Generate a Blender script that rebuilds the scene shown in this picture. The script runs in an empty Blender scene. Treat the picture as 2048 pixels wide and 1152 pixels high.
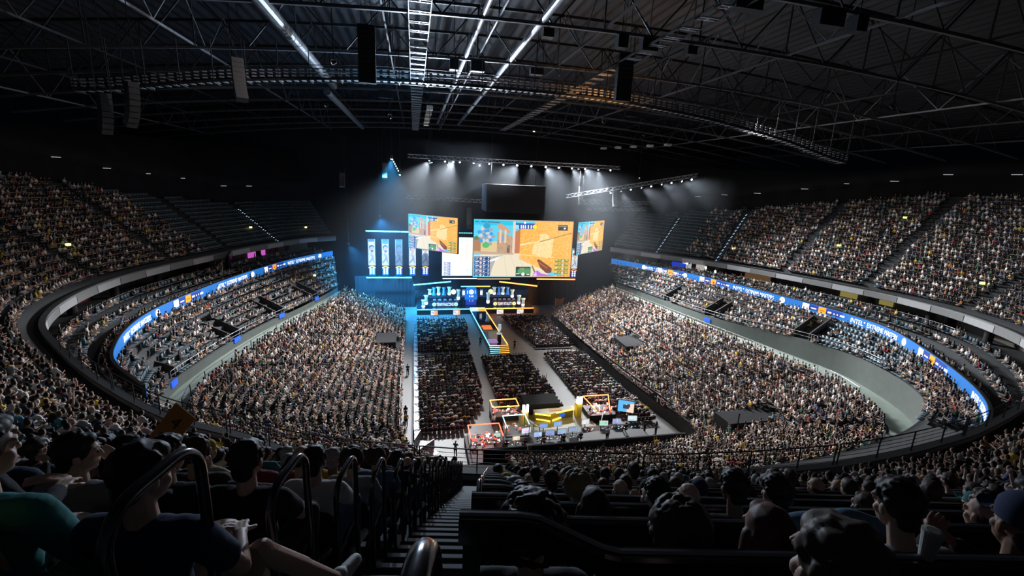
import bpy, bmesh, math, random
import numpy as np
from mathutils import Vector, Matrix

random.seed(11)
rng = np.random.default_rng(11)
SC = bpy.context.scene
COL = SC.collection

# ------------------------------------------------------------------ camera
YAW, PITCH, ROLL = math.radians(12.59), math.radians(13.07), math.radians(2.545)
CAM = Vector((0.0, 0.0, 28.0))
fw = Vector((math.sin(YAW) * math.cos(PITCH), math.cos(YAW) * math.cos(PITCH), -math.sin(PITCH)))
rt0 = Vector((math.cos(YAW), -math.sin(YAW), 0))
up0 = rt0.cross(fw)
rt = rt0 * math.cos(ROLL) + up0 * math.sin(ROLL)
up = -rt0 * math.sin(ROLL) + up0 * math.cos(ROLL)
cd = bpy.data.cameras.new('camera')
cd.sensor_width = 36.0
cd.lens = 36.0 * 900.0 / 2048.0
cd.clip_start = 0.05
cd.clip_end = 400
cam = bpy.data.objects.new('camera', cd)
COL.objects.link(cam)
m = Matrix((rt, up, -fw)).transposed().to_4x4()
m.translation = CAM
cam.matrix_world = m
SC.camera = cam

# ------------------------------------------------------------------ world, exposure
w = bpy.data.worlds.new('world')
SC.world = w
w.use_nodes = True
w.node_tree.nodes['Background'].inputs[0].default_value = (0.35, 0.5, 0.8, 1)
w.node_tree.nodes['Background'].inputs[1].default_value = 0.0012
SC.view_settings.view_transform = 'Standard'
SC.view_settings.look = 'None'
SC.view_settings.exposure = 0.0
SC.view_settings.gamma = 1.0
SC.view_settings.use_curve_mapping = False

KEY = 60000.0        # watts of one key lamp on the stage truss
HAZE = 0.0014
FILL_L = 0.07       # share of it for the added fill lamps under the roof

# ------------------------------------------------------------------ helpers
def tag(o, label=None, cat=None, group=None, kind=None):
    if label: o['label'] = label
    if cat: o['category'] = cat
    if group: o['group'] = group
    if kind: o['kind'] = kind
    return o

def empty(name, loc=(0, 0, 0), rz=0.0, label=None, cat=None, group=None):
    o = bpy.data.objects.new(name, None)
    o.empty_display_size = 0.2
    COL.objects.link(o)
    o.location = loc
    o.rotation_euler = (0, 0, rz)
    return tag(o, label, cat, group)

def link(name, me, parent=None, loc=None):
    o = bpy.data.objects.new(name, me)
    COL.objects.link(o)
    if parent is not None: o.parent = parent
    if loc is not None: o.location = loc
    return o

def copy_tree(src, parent=None):
    c = src.copy()
    COL.objects.link(c)
    if parent is not None: c.parent = parent
    for ch in src.children:
        copy_tree(ch, c)
    return c

MATS = {}
def mat(name, col=(0.5, 0.5, 0.5), rough=0.6, metal=0.0, noise=0.0, scale=4.0, spec=0.5, bump=0.0, emit=None, estr=1.0):
    if name in MATS: return MATS[name]
    m = bpy.data.materials.new(name)
    m.use_nodes = True
    nt = m.node_tree
    b = nt.nodes['Principled BSDF']
    b.inputs['Base Color'].default_value = (*col, 1)
    b.inputs['Roughness'].default_value = rough
    b.inputs['Metallic'].default_value = metal
    b.inputs['Specular IOR Level'].default_value = spec
    if noise or bump:
        tc = nt.nodes.new('ShaderNodeTexCoord')
        nz = nt.nodes.new('ShaderNodeTexNoise')
        nz.inputs['Scale'].default_value = scale
        nz.inputs['Detail'].default_value = 5
        nt.links.new(tc.outputs['Object'], nz.inputs['Vector'])
        if noise:
            mx = nt.nodes.new('ShaderNodeMix')
            mx.data_type = 'RGBA'
            mx.inputs['A'].default_value = (*[c * (1 - noise) for c in col], 1)
            mx.inputs['B'].default_value = (*[min(1, c * (1 + noise)) for c in col], 1)
            nt.links.new(nz.outputs['Fac'], mx.inputs['Factor'])
            nt.links.new(mx.outputs['Result'], b.inputs['Base Color'])
        if bump:
            bp = nt.nodes.new('ShaderNodeBump')
            bp.inputs['Strength'].default_value = bump
            bp.inputs['Distance'].default_value = 0.02
            nt.links.new(nz.outputs['Fac'], bp.inputs['Height'])
            nt.links.new(bp.outputs['Normal'], b.inputs['Normal'])
    if emit:
        b.inputs['Emission Color'].default_value = (*emit, 1)
        b.inputs['Emission Strength'].default_value = estr
    MATS[name] = m
    return m

def attr_mat(name, attr='col', emission=0.0, rough=0.75):
    if name in MATS: return MATS[name]
    m = bpy.data.materials.new(name)
    m.use_nodes = True
    nt = m.node_tree
    b = nt.nodes['Principled BSDF']
    a = nt.nodes.new('ShaderNodeAttribute')
    a.attribute_name = attr
    b.inputs['Roughness'].default_value = rough
    if emission:
        b.inputs['Base Color'].default_value = (0.01, 0.01, 0.01, 1)
        nt.links.new(a.outputs['Color'], b.inputs['Emission Color'])
        b.inputs['Emission Strength'].default_value = emission
    else:
        nt.links.new(a.outputs['Color'], b.inputs['Base Color'])
    MATS[name] = m
    return m

def np_mesh(name, V, quads=None, tris=None, mats=(), mi=None, vcol=None, fcol=None, smooth=False):
    """mesh straight from arrays; vcol = per vertex colour, fcol = per face colour"""
    me = bpy.data.meshes.new(name)
    V = np.asarray(V, np.float32)
    nq = 0 if quads is None else len(quads)
    ntr = 0 if tris is None else len(tris)
    me.vertices.add(len(V))
    me.vertices.foreach_set('co', V.ravel())
    me.loops.add(nq * 4 + ntr * 3)
    parts = []
    if nq: parts.append(np.asarray(quads, np.int32).ravel())
    if ntr: parts.append(np.asarray(tris, np.int32).ravel())
    me.loops.foreach_set('vertex_index', np.concatenate(parts))
    me.polygons.add(nq + ntr)
    st = np.concatenate([np.arange(nq, dtype=np.int32) * 4, nq * 4 + np.arange(ntr, dtype=np.int32) * 3])
    me.polygons.foreach_set('loop_start', st)
    if mi is not None: me.polygons.foreach_set('material_index', np.asarray(mi, np.int32))
    for x in mats: me.materials.append(x)
    me.update(calc_edges=True)
    if vcol is not None:
        a = me.attributes.new('col', 'FLOAT_COLOR', 'POINT')
        c = np.ones((len(V), 4), np.float32); c[:, :3] = vcol
        a.data.foreach_set('color', c.ravel())
    if fcol is not None:
        a = me.attributes.new('col', 'FLOAT_COLOR', 'FACE')
        c = np.ones((nq + ntr, 4), np.float32); c[:, :3] = fcol
        a.data.foreach_set('color', c.ravel())
    if smooth:
        me.polygons.foreach_set('use_smooth', np.ones(nq + ntr, bool))
    return me

class MB:
    """collects simple shapes into one mesh (one object)"""
    def __init__(s): s.v = []; s.f = []; s.m = []
    def add(s, vs, fs, mi=0):
        o = len(s.v)
        s.v += [tuple(v) for v in vs]
        for f in fs:
            s.f.append(tuple(i + o for i in f)); s.m.append(mi)
        return s
    def box(s, c, size, mi=0, R=None):
        hx, hy, hz = size[0] / 2, size[1] / 2, size[2] / 2
        vs = [Vector((x * hx, y * hy, z * hz)) for x in (-1, 1) for y in (-1, 1) for z in (-1, 1)]
        if R is not None: vs = [R @ v for v in vs]
        vs = [v + Vector(c) for v in vs]
        return s.add(vs, [(0, 1, 3, 2), (4, 6, 7, 5), (0, 4, 5, 1), (2, 3, 7, 6), (0, 2, 6, 4), (1, 5, 7, 3)], mi)
    def bar(s, a, b, w=0.05, h=None, mi=0):
        a, b = Vector(a), Vector(b)
        d = b - a
        L = d.length
        if L < 1e-6: return s
        q = d.to_track_quat('Y', 'Z').to_matrix()
        return s.box((a + b) / 2, (w, L, h or w), mi, q)
    def tube(s, pts, r=0.03, n=8, mi=0, close=False, caps=True):
        pts = [Vector(p) for p in pts]
        N = len(pts)
        rr = r if isinstance(r, (list, tuple)) else [r] * N
        rings = []
        for i, p in enumerate(pts):
            if close: t = pts[(i + 1) % N] - pts[i - 1]
            else: t = pts[min(i + 1, N - 1)] - pts[max(i - 1, 0)]
            q = t.to_track_quat('Z', 'Y').to_matrix() if t.length > 1e-9 else Matrix.Identity(3)
            rings.append([p + q @ Vector((math.cos(2 * math.pi * k / n) * rr[i], math.sin(2 * math.pi * k / n) * rr[i], 0)) for k in range(n)])
        vs = [v for r_ in rings for v in r_]
        fs = []
        M = N if close else N - 1
        for i in range(M):
            j = (i + 1) % N
            for k in range(n):
                k2 = (k + 1) % n
                fs.append((i * n + k, i * n + k2, j * n + k2, j * n + k))
        if caps and not close:
            fs.append(tuple(range(n - 1, -1, -1)))
            fs.append(tuple((N - 1) * n + k for k in range(n)))
        return s.add(vs, fs, mi)
    def lathe(s, prof, c=(0, 0, 0), n=16, mi=0, R=None):
        vs = []
        for r, z in prof:
            for k in range(n):
                v = Vector((r * math.cos(2 * math.pi * k / n), r * math.sin(2 * math.pi * k / n), z))
                if R is not None: v = R @ v
                vs.append(v + Vector(c))
        fs = []
        for i in range(len(prof) - 1):
            for k in range(n):
                k2 = (k + 1) % n
                fs.append((i * n + k, i * n + k2, (i + 1) * n + k2, (i + 1) * n + k))
        fs.append(tuple(range(n - 1, -1, -1)))
        fs.append(tuple((len(prof) - 1) * n + k for k in range(n)))
        return s.add(vs, fs, mi)
    def prism(s, poly, o, ax, ay, depth, mi=0):
        """polygon (2D) in the plane o + x*ax + y*ay, extruded by the vector depth"""
        o, ax, ay, dp = Vector(o), Vector(ax), Vector(ay), Vector(depth)
        n = len(poly)
        a = [o + ax * x + ay * y for x, y in poly]
        b = [p + dp for p in a]
        fs = [tuple(range(n - 1, -1, -1)), tuple(range(n, 2 * n))]
        for i in range(n):
            j = (i + 1) % n
            fs.append((i, j, n + j, n + i))
        return s.add(a + b, fs, mi)
    def ico(s, c, r, sub=1, mi=0, scale=(1, 1, 1)):
        bm = bmesh.new()
        bmesh.ops.create_icosphere(bm, subdivisions=sub, radius=1)
        vs = [Vector((v.co.x * r * scale[0], v.co.y * r * scale[1], v.co.z * r * scale[2])) + Vector(c) for v in bm.verts]
        fs = [[v.index for v in f.verts] for f in bm.faces]
        bm.free()
        return s.add(vs, fs, mi)
    def mesh(s, name, mats, smooth=False):
        me = bpy.data.meshes.new(name)
        me.from_pydata(s.v, [], s.f)
        for x in (mats if isinstance(mats, (list, tuple)) else [mats]): me.materials.append(x)
        me.polygons.foreach_set('material_index', s.m)
        if smooth: me.polygons.foreach_set('use_smooth', [True] * len(s.f))
        me.update()
        return me
    def build(s, name, mats, parent=None, loc=None, smooth=False):
        return link(name, s.mesh(name, mats, smooth), parent, loc)

def thing(name, mb, mats, label, cat, group=None, smooth=False):
    return tag(mb.build(name, mats, smooth=smooth), label, cat, group)

def struct(name, mb, mats, label=None):
    o = mb.build(name, mats)
    return tag(o, label, 'building', kind='structure')

def bevel(o, w=0.01, seg=2):
    b = o.modifiers.new('bevel', 'BEVEL'); b.width = w; b.segments = seg; b.limit_method = 'ANGLE'
    return o

def text_mesh(txt, height, width=None, depth=0.02, wide=1.0):
    """flat lettering as arrays (verts, faces), origin at lower left"""
    cu = bpy.data.curves.new('t', 'FONT')
    cu.body = txt
    cu.extrude = depth / 2
    cu.resolution_u = 3
    o = bpy.data.objects.new('t', cu)
    COL.objects.link(o)
    dg = bpy.context.evaluated_depsgraph_get()
    me = bpy.data.meshes.new_from_object(o.evaluated_get(dg))
    V = [v.co.copy() for v in me.vertices]
    F = [tuple(p.vertices) for p in me.polygons]
    bpy.data.objects.remove(o); bpy.data.curves.remove(cu); bpy.data.meshes.remove(me)
    x0 = min(v.x for v in V); x1 = max(v.x for v in V); y0 = min(v.y for v in V); y1 = max(v.y for v in V)
    sy = height / max(1e-6, (y1 - y0))
    sx = (width / (x1 - x0)) if width else sy * wide
    return [Vector(((v.x - x0) * sx, (v.y - y0) * sy, v.z)) for v in V], F, (x1 - x0) * sx

ORD = ['zeroth', 'first', 'second', 'third', 'fourth', 'fifth', 'sixth', 'seventh', 'eighth', 'ninth', 'tenth', 'eleventh', 'twelfth',
       'thirteenth', 'fourteenth', 'fifteenth', 'sixteenth', 'seventeenth', 'eighteenth', 'nineteenth', 'twentieth', 'twenty-first',
       'twenty-second', 'twenty-third', 'twenty-fourth', 'twenty-fifth', 'twenty-sixth', 'twenty-seventh', 'twenty-eighth', 'twenty-ninth']
def ordw(i):
    if i < len(ORD): return ORD[i]
    t = {3: 'thirty', 4: 'forty', 5: 'fifty', 6: 'sixty', 7: 'seventy', 8: 'eighty'}[i // 10]
    return (t + '-' + ORD[i % 10]) if i % 10 else t[:-1] + 'ieth'

# ------------------------------------------------------------------ materials
BLK = mat('black paint', (0.012, 0.012, 0.014), 0.5)
DRAPE = mat('black drape', (0.008, 0.008, 0.01), 0.95, noise=0.4, scale=3)
CONC = mat('grey concrete', (0.032, 0.034, 0.034), 0.85, noise=0.2, scale=1.5)
CONCG = mat('greenish painted concrete', (0.10, 0.115, 0.105), 0.8, noise=0.2, scale=1.2)
CONCD = mat('dark concrete', (0.035, 0.038, 0.042), 0.85, noise=0.25, scale=1.5)
FLOORM = mat('grey arena floor', (0.13, 0.125, 0.12), 0.45, noise=0.2, scale=0.5)
CONCF = mat('pale green walkway floor', (0.26, 0.31, 0.27), 0.7, noise=0.15, scale=1.2)
PANEL = mat('pale grey fascia panel', (0.25, 0.255, 0.255), 0.6, noise=0.05, scale=2)
PANELW = mat('white fascia panel', (0.5, 0.51, 0.52), 0.5, noise=0.04, scale=2)
ROOFM = mat('corrugated roof sheet', (0.045, 0.048, 0.056), 0.5, noise=0.15, scale=2)
STEEL = mat('dark roof steel', (0.025, 0.027, 0.03), 0.5, 0.2)
STEELL = mat('bare truss metal', (0.55, 0.56, 0.58), 0.35, 0.8)
SEATM = mat('blue grey seat plastic', (0.10, 0.145, 0.17), 0.45)
SEATD = mat('black seat plastic', (0.012, 0.013, 0.016), 0.28)
CHROME = mat('polished rail metal', (0.30, 0.31, 0.33), 0.22, 0.9)
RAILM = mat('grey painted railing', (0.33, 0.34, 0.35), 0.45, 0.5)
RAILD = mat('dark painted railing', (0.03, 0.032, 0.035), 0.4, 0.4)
GLASS = mat('clear balustrade glass', (0.5, 0.55, 0.55), 0.1)
WHITE_E = mat('white light', (0.8, 0.8, 0.8), 0.5, emit=(0.92, 0.96, 1.0), estr=9.0)
WHITE_T = mat('white lit lettering', (0.8, 0.8, 0.8), 0.5, emit=(0.95, 0.95, 1.0), estr=1.35)
BLUE_E = mat('blue screen field', (0.02, 0.1, 0.3), 0.5, emit=(0.008, 0.18, 0.62), estr=0.8)
NAVY_E = mat('navy screen field', (0.02, 0.05, 0.2), 0.5, emit=(0.01, 0.03, 0.3), estr=0.9)
ORG_E = mat('orange screen field', (0.5, 0.2, 0.02), 0.5, emit=(1.0, 0.30, 0.01), estr=1.3)
CYAN_BAR = mat('cyan tube light', (0.2, 0.7, 0.9), 0.5, emit=(0.10, 0.62, 1.0), estr=4.0)
ORG_BAR = mat('orange tube light', (0.9, 0.4, 0.1), 0.5, emit=(1.0, 0.27, 0.04), estr=5.0)
YEL_BAR = mat('yellow tube light', (0.9, 0.7, 0.1), 0.5, emit=(1.0, 0.68, 0.04), estr=5.0)
RED_BAR = mat('red tube light', (0.9, 0.1, 0.05), 0.5, emit=(1.0, 0.06, 0.02), estr=7.0)
# ------------------------------------------------------------------ plan curves of the hall (metres; stage towards +Y)
def catmull(P, n):
    P = np.asarray(P, float)
    N = len(P)
    t = np.linspace(0, N - 1, n)
    i = np.clip(t.astype(int), 0, N - 2)
    u = (t - i)[:, None]
    g = lambda k: P[np.clip(k, 0, N - 1)]
    p0, p1, p2, p3 = g(i - 1), g(i), g(i + 1), g(i + 2)
    return 0.5 * (2 * p1 + (p2 - p0) * u + (2 * p0 - 5 * p1 + 4 * p2 - p3) * u ** 2 + (3 * p1 - p0 - 3 * p2 + p3) * u ** 3)

def even(P, n):
    P = catmull(P, 1500)
    s = np.concatenate([[0], np.cumsum(np.linalg.norm(np.diff(P, axis=0), axis=1))])
    q = np.linspace(0, s[-1], n)
    return np.stack([np.interp(q, s, P[:, k]) for k in range(P.shape[1])], 1)

def arclen(P):
    return np.concatenate([[0], np.cumsum(np.linalg.norm(np.diff(P[:, :2], axis=0), axis=1))])

def normals(P, sm=0):
    t = np.gradient(P[:, :2], axis=0)
    nr = np.stack([t[:, 1], -t[:, 0]], 1)
    nr /= np.linalg.norm(nr, axis=1)[:, None]
    if sm:
        k = np.ones(sm) / sm
        pad = np.pad(nr, ((sm // 2, sm // 2), (0, 0)), 'edge')
        nr = np.stack([np.convolve(pad[:, c], k, 'valid')[:len(P)] for c in range(2)], 1)
        nr /= np.linalg.norm(nr, axis=1)[:, None]
    return nr

RA = math.radians(10.7)
def P(lat, d, z=0.0):
    """frame of the block of rows around the camera: lat along the row, d towards the stage"""
    return Vector((lat * math.cos(RA) + d * math.sin(RA), -lat * math.sin(RA) + d * math.cos(RA), z))
YROW = -RA          # heading (about Z) of someone sitting in those rows

F_RAW = [(-16, 100), (-21, 96), (-24, 90.5), (-27.5, 82), (-30, 73.5), (-32, 65.5), (-33, 57.4), (-31.8, 48.6), (-28.7, 41), (-23.2, 34.3),
         (-18.1, 29), (-12.5, 24.1), (-8.2, 21.6), (-4.6, 19.4), tuple(P(-1.5, 17.4)[:2]), tuple(P(3, 17.4)[:2]), tuple(P(8, 17.4)[:2]),
         (17.4, 15.2), (22, 15.35), (27, 16), (31.4, 16.9), (39, 19.2), (47, 22.6), (53.8, 26.6), (58.7, 31.4), (62, 38.5), (62.7, 46), (61.3, 53),
         (58.4, 61.7), (54.6, 70.2), (49.2, 78), (41, 89)]
NF = 240
FC = even(F_RAW, NF)
FN = normals(FC, 9)
FS = arclen(FC)
Z_F = 15.7
# row j of the upper tier: seat line at offset uo(j) behind the front, tread height uz(j)
uo = lambda j: 1.64 + 0.85 * j
uz = lambda j: 15.61 + 0.58 * j
NU = 23
s_cam = FS[np.argmin(np.linalg.norm(FC - np.array(P(-0.6, 17.4)[:2]), axis=1))]      # where the central stairs meet the front
AISLES = sorted([s_cam + 11.5 * k for k in range(-14, 16)])
AISLES = [a for a in AISLES if 3 < a < FS[-1] - 2]

def utop(y):                       # number of rows: the tier gets lower towards the stage end
    return int(round(np.interp(y, [52, 74, 90], [22, 14, 10])))

L_RAW = [(-1.9, 90), (-1.9, 78), (-1.8, 66), (-1.7, 58), (-1.6, 50), (-1.4, 44), (0, 40), (4, 38), (14, 37), (25, 37.2), (30, 38.6), (31, 41.5),
         (30, 50), (29.2, 58), (28.6, 66), (28.2, 75), (27.8, 86)]
K_RAW = [(-12, 83), (-14.4, 72.5), (-17, 64.7), (-18.6, 58), (-19.8, 51), (-20.4, 44), (-17.5, 37.5), (-7, 30), (12, 25), (28, 25), (41.5, 28.2), (47, 38),
         (45.8, 47), (44.2, 56), (42.6, 65), (41, 75), (39.3, 84.5)]
W_RAW = [(-13.6, 84.5, 8.2), (-16.3, 73.6, 8.2), (-18.9, 65.4, 8.2), (-20.6, 58.6, 8.3), (-21.8, 51, 8.4), (-22, 43, 8.7), (-18.7, 36, 9.6), (-8, 28, 10),
         (12, 23.2, 10.2), (30, 23, 10.3), (44.5, 28, 10.3), (49.7, 38, 10.3), (49, 47, 9.9), (46, 57, 9.1), (44.4, 66, 8.8), (43, 76, 8.7), (41.2, 85, 8.7)]
R_RAW = [(-15.5, 94), (-20.8, 84), (-24.2, 72), (-26.1, 61.2), (-26.7, 51), (-24.7, 42.3), (-20.5, 35.5), (-9, 26), (12, 19.5), (30, 18.7), (42.1, 22.8),
         (52.4, 36.4), (54.6, 44.6), (53.2, 54.9), (51, 64.6), (47.5, 74.8), (40.5, 88)]
NB = 230
LC, KC, WC, RC = catmull(L_RAW, NB), catmull(K_RAW, NB), catmull(W_RAW, NB), catmull(R_RAW, NB)
Z_L, Z_K, Z_R = 1.7, 7.4, 12.4
NL, NM, NX = 23, 6, 3

# ------------------------------------------------------------------ big lights that are not lamps in view
# (none: the hall is lit by its screens, the truss lamps, the strips of light and added fill lamps built further down)

# ------------------------------------------------------------------ floor, tiers, walls, roof
g = MB(); g.box((14, 60, -0.15), (150, 190, 0.3)); struct('floor', g, FLOORM, 'dark grey arena floor')

def loft_strip(rows, mi_fn=None):
    """rows: list of (n,3) arrays -> verts, quads"""
    n = len(rows[0])
    V = np.concatenate(rows)
    q = []
    for r in range(len(rows) - 1):
        a = np.arange(n - 1) + r * n
        q.append(np.stack([a, a + 1, a + 1 + n, a + n], 1))
    return V, np.concatenate(q)

def with_z(C, z): return np.concatenate([C[:, :2], np.full((len(C), 1), z) if np.isscalar(z) else z[:, None]], 1)

def terrace(A, B, za, zb, n):
    """stepped rows from curve A up to curve B"""
    rows = []
    for j in range(n):
        f0, f1 = j / n, (j + 1) / n
        z = za + (zb - za) * j / max(1, n - 1)
        rows.append(with_z(A[:, :2] + (B[:, :2] - A[:, :2]) * f0, z))
        rows.append(with_z(A[:, :2] + (B[:, :2] - A[:, :2]) * f1, z))
    return rows

def struct_np(name, V, Q, m, label):
    me = np_mesh(name, V, Q, mats=[m])
    return tag(link(name, me), label, 'building', kind='structure')

# lower tier with its floor wall
rows = [with_z(LC, 0.0), with_z(LC, 1.1), with_z(LC, Z_L)] + terrace(LC, KC, Z_L, Z_K - 0.3, NL) + [with_z(KC, Z_K)]
V, Q = loft_strip(rows)
struct_np('lower_tier_terrace', V, Q, CONC, 'stepped concrete terrace of the lower seating tier')
# concourse and its pale wall
V, Q = loft_strip([with_z(KC, Z_K), with_z(WC, Z_K)])
struct_np('concourse_walkway', V, Q, CONCF, 'pale green concourse walkway above the lower tier')
V, Q = loft_strip([with_z(WC, Z_K), WC])
struct_np('concourse_wall', V, Q, CONCG, 'grey green wall between the concourse walkway and the middle tier')
# middle tier
rows = [WC] + terrace(WC, RC, WC[:, 2], np.full(NB, 11.7), NM) + [with_z(RC, Z_R)]
V, Q = loft_strip(rows)
struct_np('middle_tier_terrace', V, Q, CONCD, 'small middle seating tier below the light ribbon')
# box tier between ribbon and upper tier, suites behind
RN = normals(RC, 9)
RO = RC + RN * 0.25
fi = [int(np.argmin(np.linalg.norm(FC - p, axis=1))) for p in RC]
fi = np.maximum.accumulate(np.array(fi))
FB = FC[fi] + FN[fi] * 0.3
k = np.ones(9) / 9
FB = np.stack([np.convolve(np.pad(FB[:, c], 4, 'edge'), k, 'valid') for c in range(2)], 1)
FBN = normals(FB, 9)
rows = [with_z(RO, Z_R - 0.5)] + terrace(RO, FB, 12.2, 12.9, NX) + [with_z(FB + FBN * 3.2, 12.95)]
V, Q = loft_strip(rows)
struct_np('box_tier_terrace', V, Q, CONCD, 'balcony rows behind the light ribbon')
V, Q = loft_strip([with_z(FB + FBN * 3.2, 12.9), with_z(FB + FBN * 3.2, 15.4)])
struct_np('suite_back_wall', V, Q, mat('suite wall', (0.22, 0.20, 0.16), 0.8, noise=0.3, scale=0.4), 'back wall of the suites under the upper tier')

# upper tier: underside, fascia, walkway, rows
rows = [with_z(FC + FN * 3.6, 15.0), with_z(FC + FN * 0.2, 14.7), with_z(FC, 14.7), with_z(FC, Z_F), with_z(FC + FN * 0.25, Z_F), with_z(FC + FN * 0.25, 15.4)]
V, Q = loft_strip(rows)
struct_np('upper_tier_fascia', V, Q, PANEL, 'pale grey fascia along the front of the upper tier')
rows = [with_z(FC + FN * 0.25, 15.4), with_z(FC + FN * 1.3, 15.4)]
nr = np.array([utop(y) for y in FC[:, 1]])
for j in range(NU + 1):
    o0 = np.minimum(uo(j), uo(nr + 1)); o1 = np.minimum(uo(j + 1), uo(nr + 1))
    zz = np.minimum(uz(j), uz(nr + 1))
    a = 0.0
    rows.append(with_z(FC + FN * (o0 - 0.70 + a)[:, None], zz))
    rows.append(with_z(FC + FN * (o1 - 0.70 + a)[:, None], zz))
V, Q = loft_strip(rows)
struct_np('upper_tier_terrace', V, Q, CONCD, 'steep dark terrace of the upper seating tier')
top = uo(nr + 1) - 0.7 + 0.85
ztop = uz(nr + 1)
V, Q = loft_strip([with_z(FC + FN * top[:, None], ztop - 1), with_z(FC + FN * top[:, None], ztop + 3.0), with_z(FC + FN * (top - 1.2)[:, None], ztop + 3.2),
                   with_z(FC + FN * (top - 1.2)[:, None], ztop + 4.6), with_z(FC + FN * (top + 6)[:, None], np.maximum(ztop + 6, 33))])
struct_np('wall_upper', V, Q, DRAPE, 'black wall and soffit above the upper tier')
g = MB(); g.box((14, 116, 20), (150, 0.4, 50)); struct('wall_stage_end', g, DRAPE, 'black end wall behind the stage')

# barrel roof of corrugated sheet
XR = np.arange(-62, 91, 0.3)
def zr(x): return 46.0 - 0.0013 * (np.asarray(x, float) - 14) ** 2
zc = zr(XR) + 0.10 * np.sign(np.sin(XR * 2 * np.pi / 1.2))
A = np.stack([XR, np.full_like(XR, -30.0), zc], 1); B = A.copy(); B[:, 1] = 116
V, Q = loft_strip([A, B])
struct_np('ceiling', V, Q, ROOFM, 'corrugated metal roof')
# ------------------------------------------------------------------ fascia panels, suite columns, railings, ribbon board
def at_s(C, N, S, s, off=0.0):
    x = np.interp(s, S, C[:, 0]); y = np.interp(s, S, C[:, 1])
    nx = np.interp(s, S, N[:, 0]); ny = np.interp(s, S, N[:, 1])
    l = math.hypot(nx, ny)
    return np.array([x + nx / l * off, y + ny / l * off]), np.array([nx / l, ny / l])

def ribbon_panel(mb, C, N, S, s0, s1, z0, z1, off, th=0.03, mi=0, step=0.8):
    """slab following a plan curve, between arc lengths s0..s1 and heights z0..z1, standing 'off' in front (negative = inward)"""
    n = max(2, int(abs(s1 - s0) / step) + 1)
    ss = np.linspace(s0, s1, n)
    vs = []
    for s in ss:
        p, nn = at_s(C, N, S, s, off); q = p + nn * th
        vs += [(p[0], p[1], z0), (p[0], p[1], z1), (q[0], q[1], z1), (q[0], q[1], z0)]
    fs = []
    for i in range(n - 1):
        a, b = i * 4, i * 4 + 4
        fs += [(a, a + 1, b + 1, b), (a + 1, a + 2, b + 2, b + 1), (a + 2, a + 3, b + 3, b + 2), (a + 3, a, b, b + 3)]
    fs += [(3, 2, 1, 0), ((n - 1) * 4, (n - 1) * 4 + 1, (n - 1) * 4 + 2, (n - 1) * 4 + 3)]
    mb.add(vs, fs, mi)

fas = empty('fascia_cladding', (0, 0, 0), label='row of pale rectangular cladding panels along the upper tier fascia', cat='panelling')
fas['kind'] = 'structure'
i = 0
for s in np.arange(4, FS[-1] - 6, 4.2):
    p, nn = at_s(FC, FN, FS, s)
    if p[1] < 26 and -20 < p[0] < 60: continue
    g = MB(); ribbon_panel(g, FC, FN, FS, s, s + 4.1, 14.75, 15.5, -0.06)
    g.build('cladding_panel', PANELW if i % 2 == 0 else PANEL, fas)
    i += 1
g = MB(); ribbon_panel(g, FC, FN, FS, 1, FS[-1] - 1, Z_F, Z_F + 0.08, -0.1, 0.4)
g.build('coping', mat('dark coping', (0.05, 0.053, 0.058), 0.6), fas)

# suite columns and lit rooms
FBS = arclen(FB)
i = 0
for s in np.arange(6, FBS[-1] - 3, 7.0):
    p, nn = at_s(FB, FBN, FBS, s, 1.4)
    if p[1] < 30: continue
    g = MB(); g.lathe([(0.42, 12.9), (0.42, 14.9)], (p[0], p[1], 0), 14)
    tag(g.build('column', CONC), 'round concrete column under the upper tier', 'column', 'suite columns', 'structure')
    i += 1
ROOMY = mat('lit suite window', (0.4, 0.35, 0.15), 0.5, emit=(0.75, 0.62, 0.18), estr=0.28)
ROOMW = mat('white lit suite', (0.5, 0.5, 0.5), 0.5, emit=(1.0, 0.92, 0.8), estr=0.4)
ROOMR = mat('red suite wall', (0.25, 0.01, 0.015), 0.6)
ROOMP = mat('pink lit suite', (0.5, 0.2, 0.5), 0.5, emit=(0.95, 0.18, 0.85), estr=0.55)
ROOMD = mat('dark suite glass', (0.01, 0.012, 0.015), 0.2)
def s_near(C, S, x, y): return float(S[int(np.argmin((C[:, 0] - x) ** 2 + (C[:, 1] - y) ** 2))])
def suite(x, y, wd, m, nm, label, z0=12.95, z1=14.8, off=3.0):
    s = s_near(FB, FBS, x, y)
    g = MB(); ribbon_panel(g, FB, FBN, FBS, s - wd / 2, s + wd / 2, z0, z1, off, 0.12)
    return tag(g.build(nm, m), label, 'suite', kind='structure')
suite(60, 53, 2.2, ROOMY, 'window_1', 'yellow lit suite window on the right balcony', 13.3, 14.6)
suite(60.5, 48, 1.6, ROOMY, 'window_2', 'small yellow lit suite window beside a column on the right', 13.4, 14.5)
suite(56, 66, 4.2, mat('brown lit suite wall', (.25, .14, .07), .6, emit=(.35, .18, .08), estr=.3), 'wall_suite_brown', 'brown lit suite wall on the right balcony', 13.0, 14.6)  # room light put into the wall colour as a dim glow
suite(51, 75.5, 4.5, ROOMW, 'window_4', 'white lit suite with pictures at the far right balcony', 13.0, 14.5)
suite(54.5, 69.5, 3.5, ROOMR, 'wall_suite_red', 'dark red suite wall on the right balcony')
suite(-25, 88, 4.0, ROOMP, 'wall_suite_pink', 'pink lit suite wall on the far left balcony')
suite(-23, 91.5, 2.0, ROOMR, 'wall_suite_crimson', 'red suite wall beside the pink one on the far left')
suite(-33, 57, 4.6, ROOMR, 'wall_suite_left', 'red suite wall on the left balcony')
suite(-29.5, 76, 5, ROOMD, 'window_5', 'dark suite glass on the left balcony')
suite(-32.5, 48, 4, ROOMD, 'window_6', 'dark suite glass near the left corner')
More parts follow.
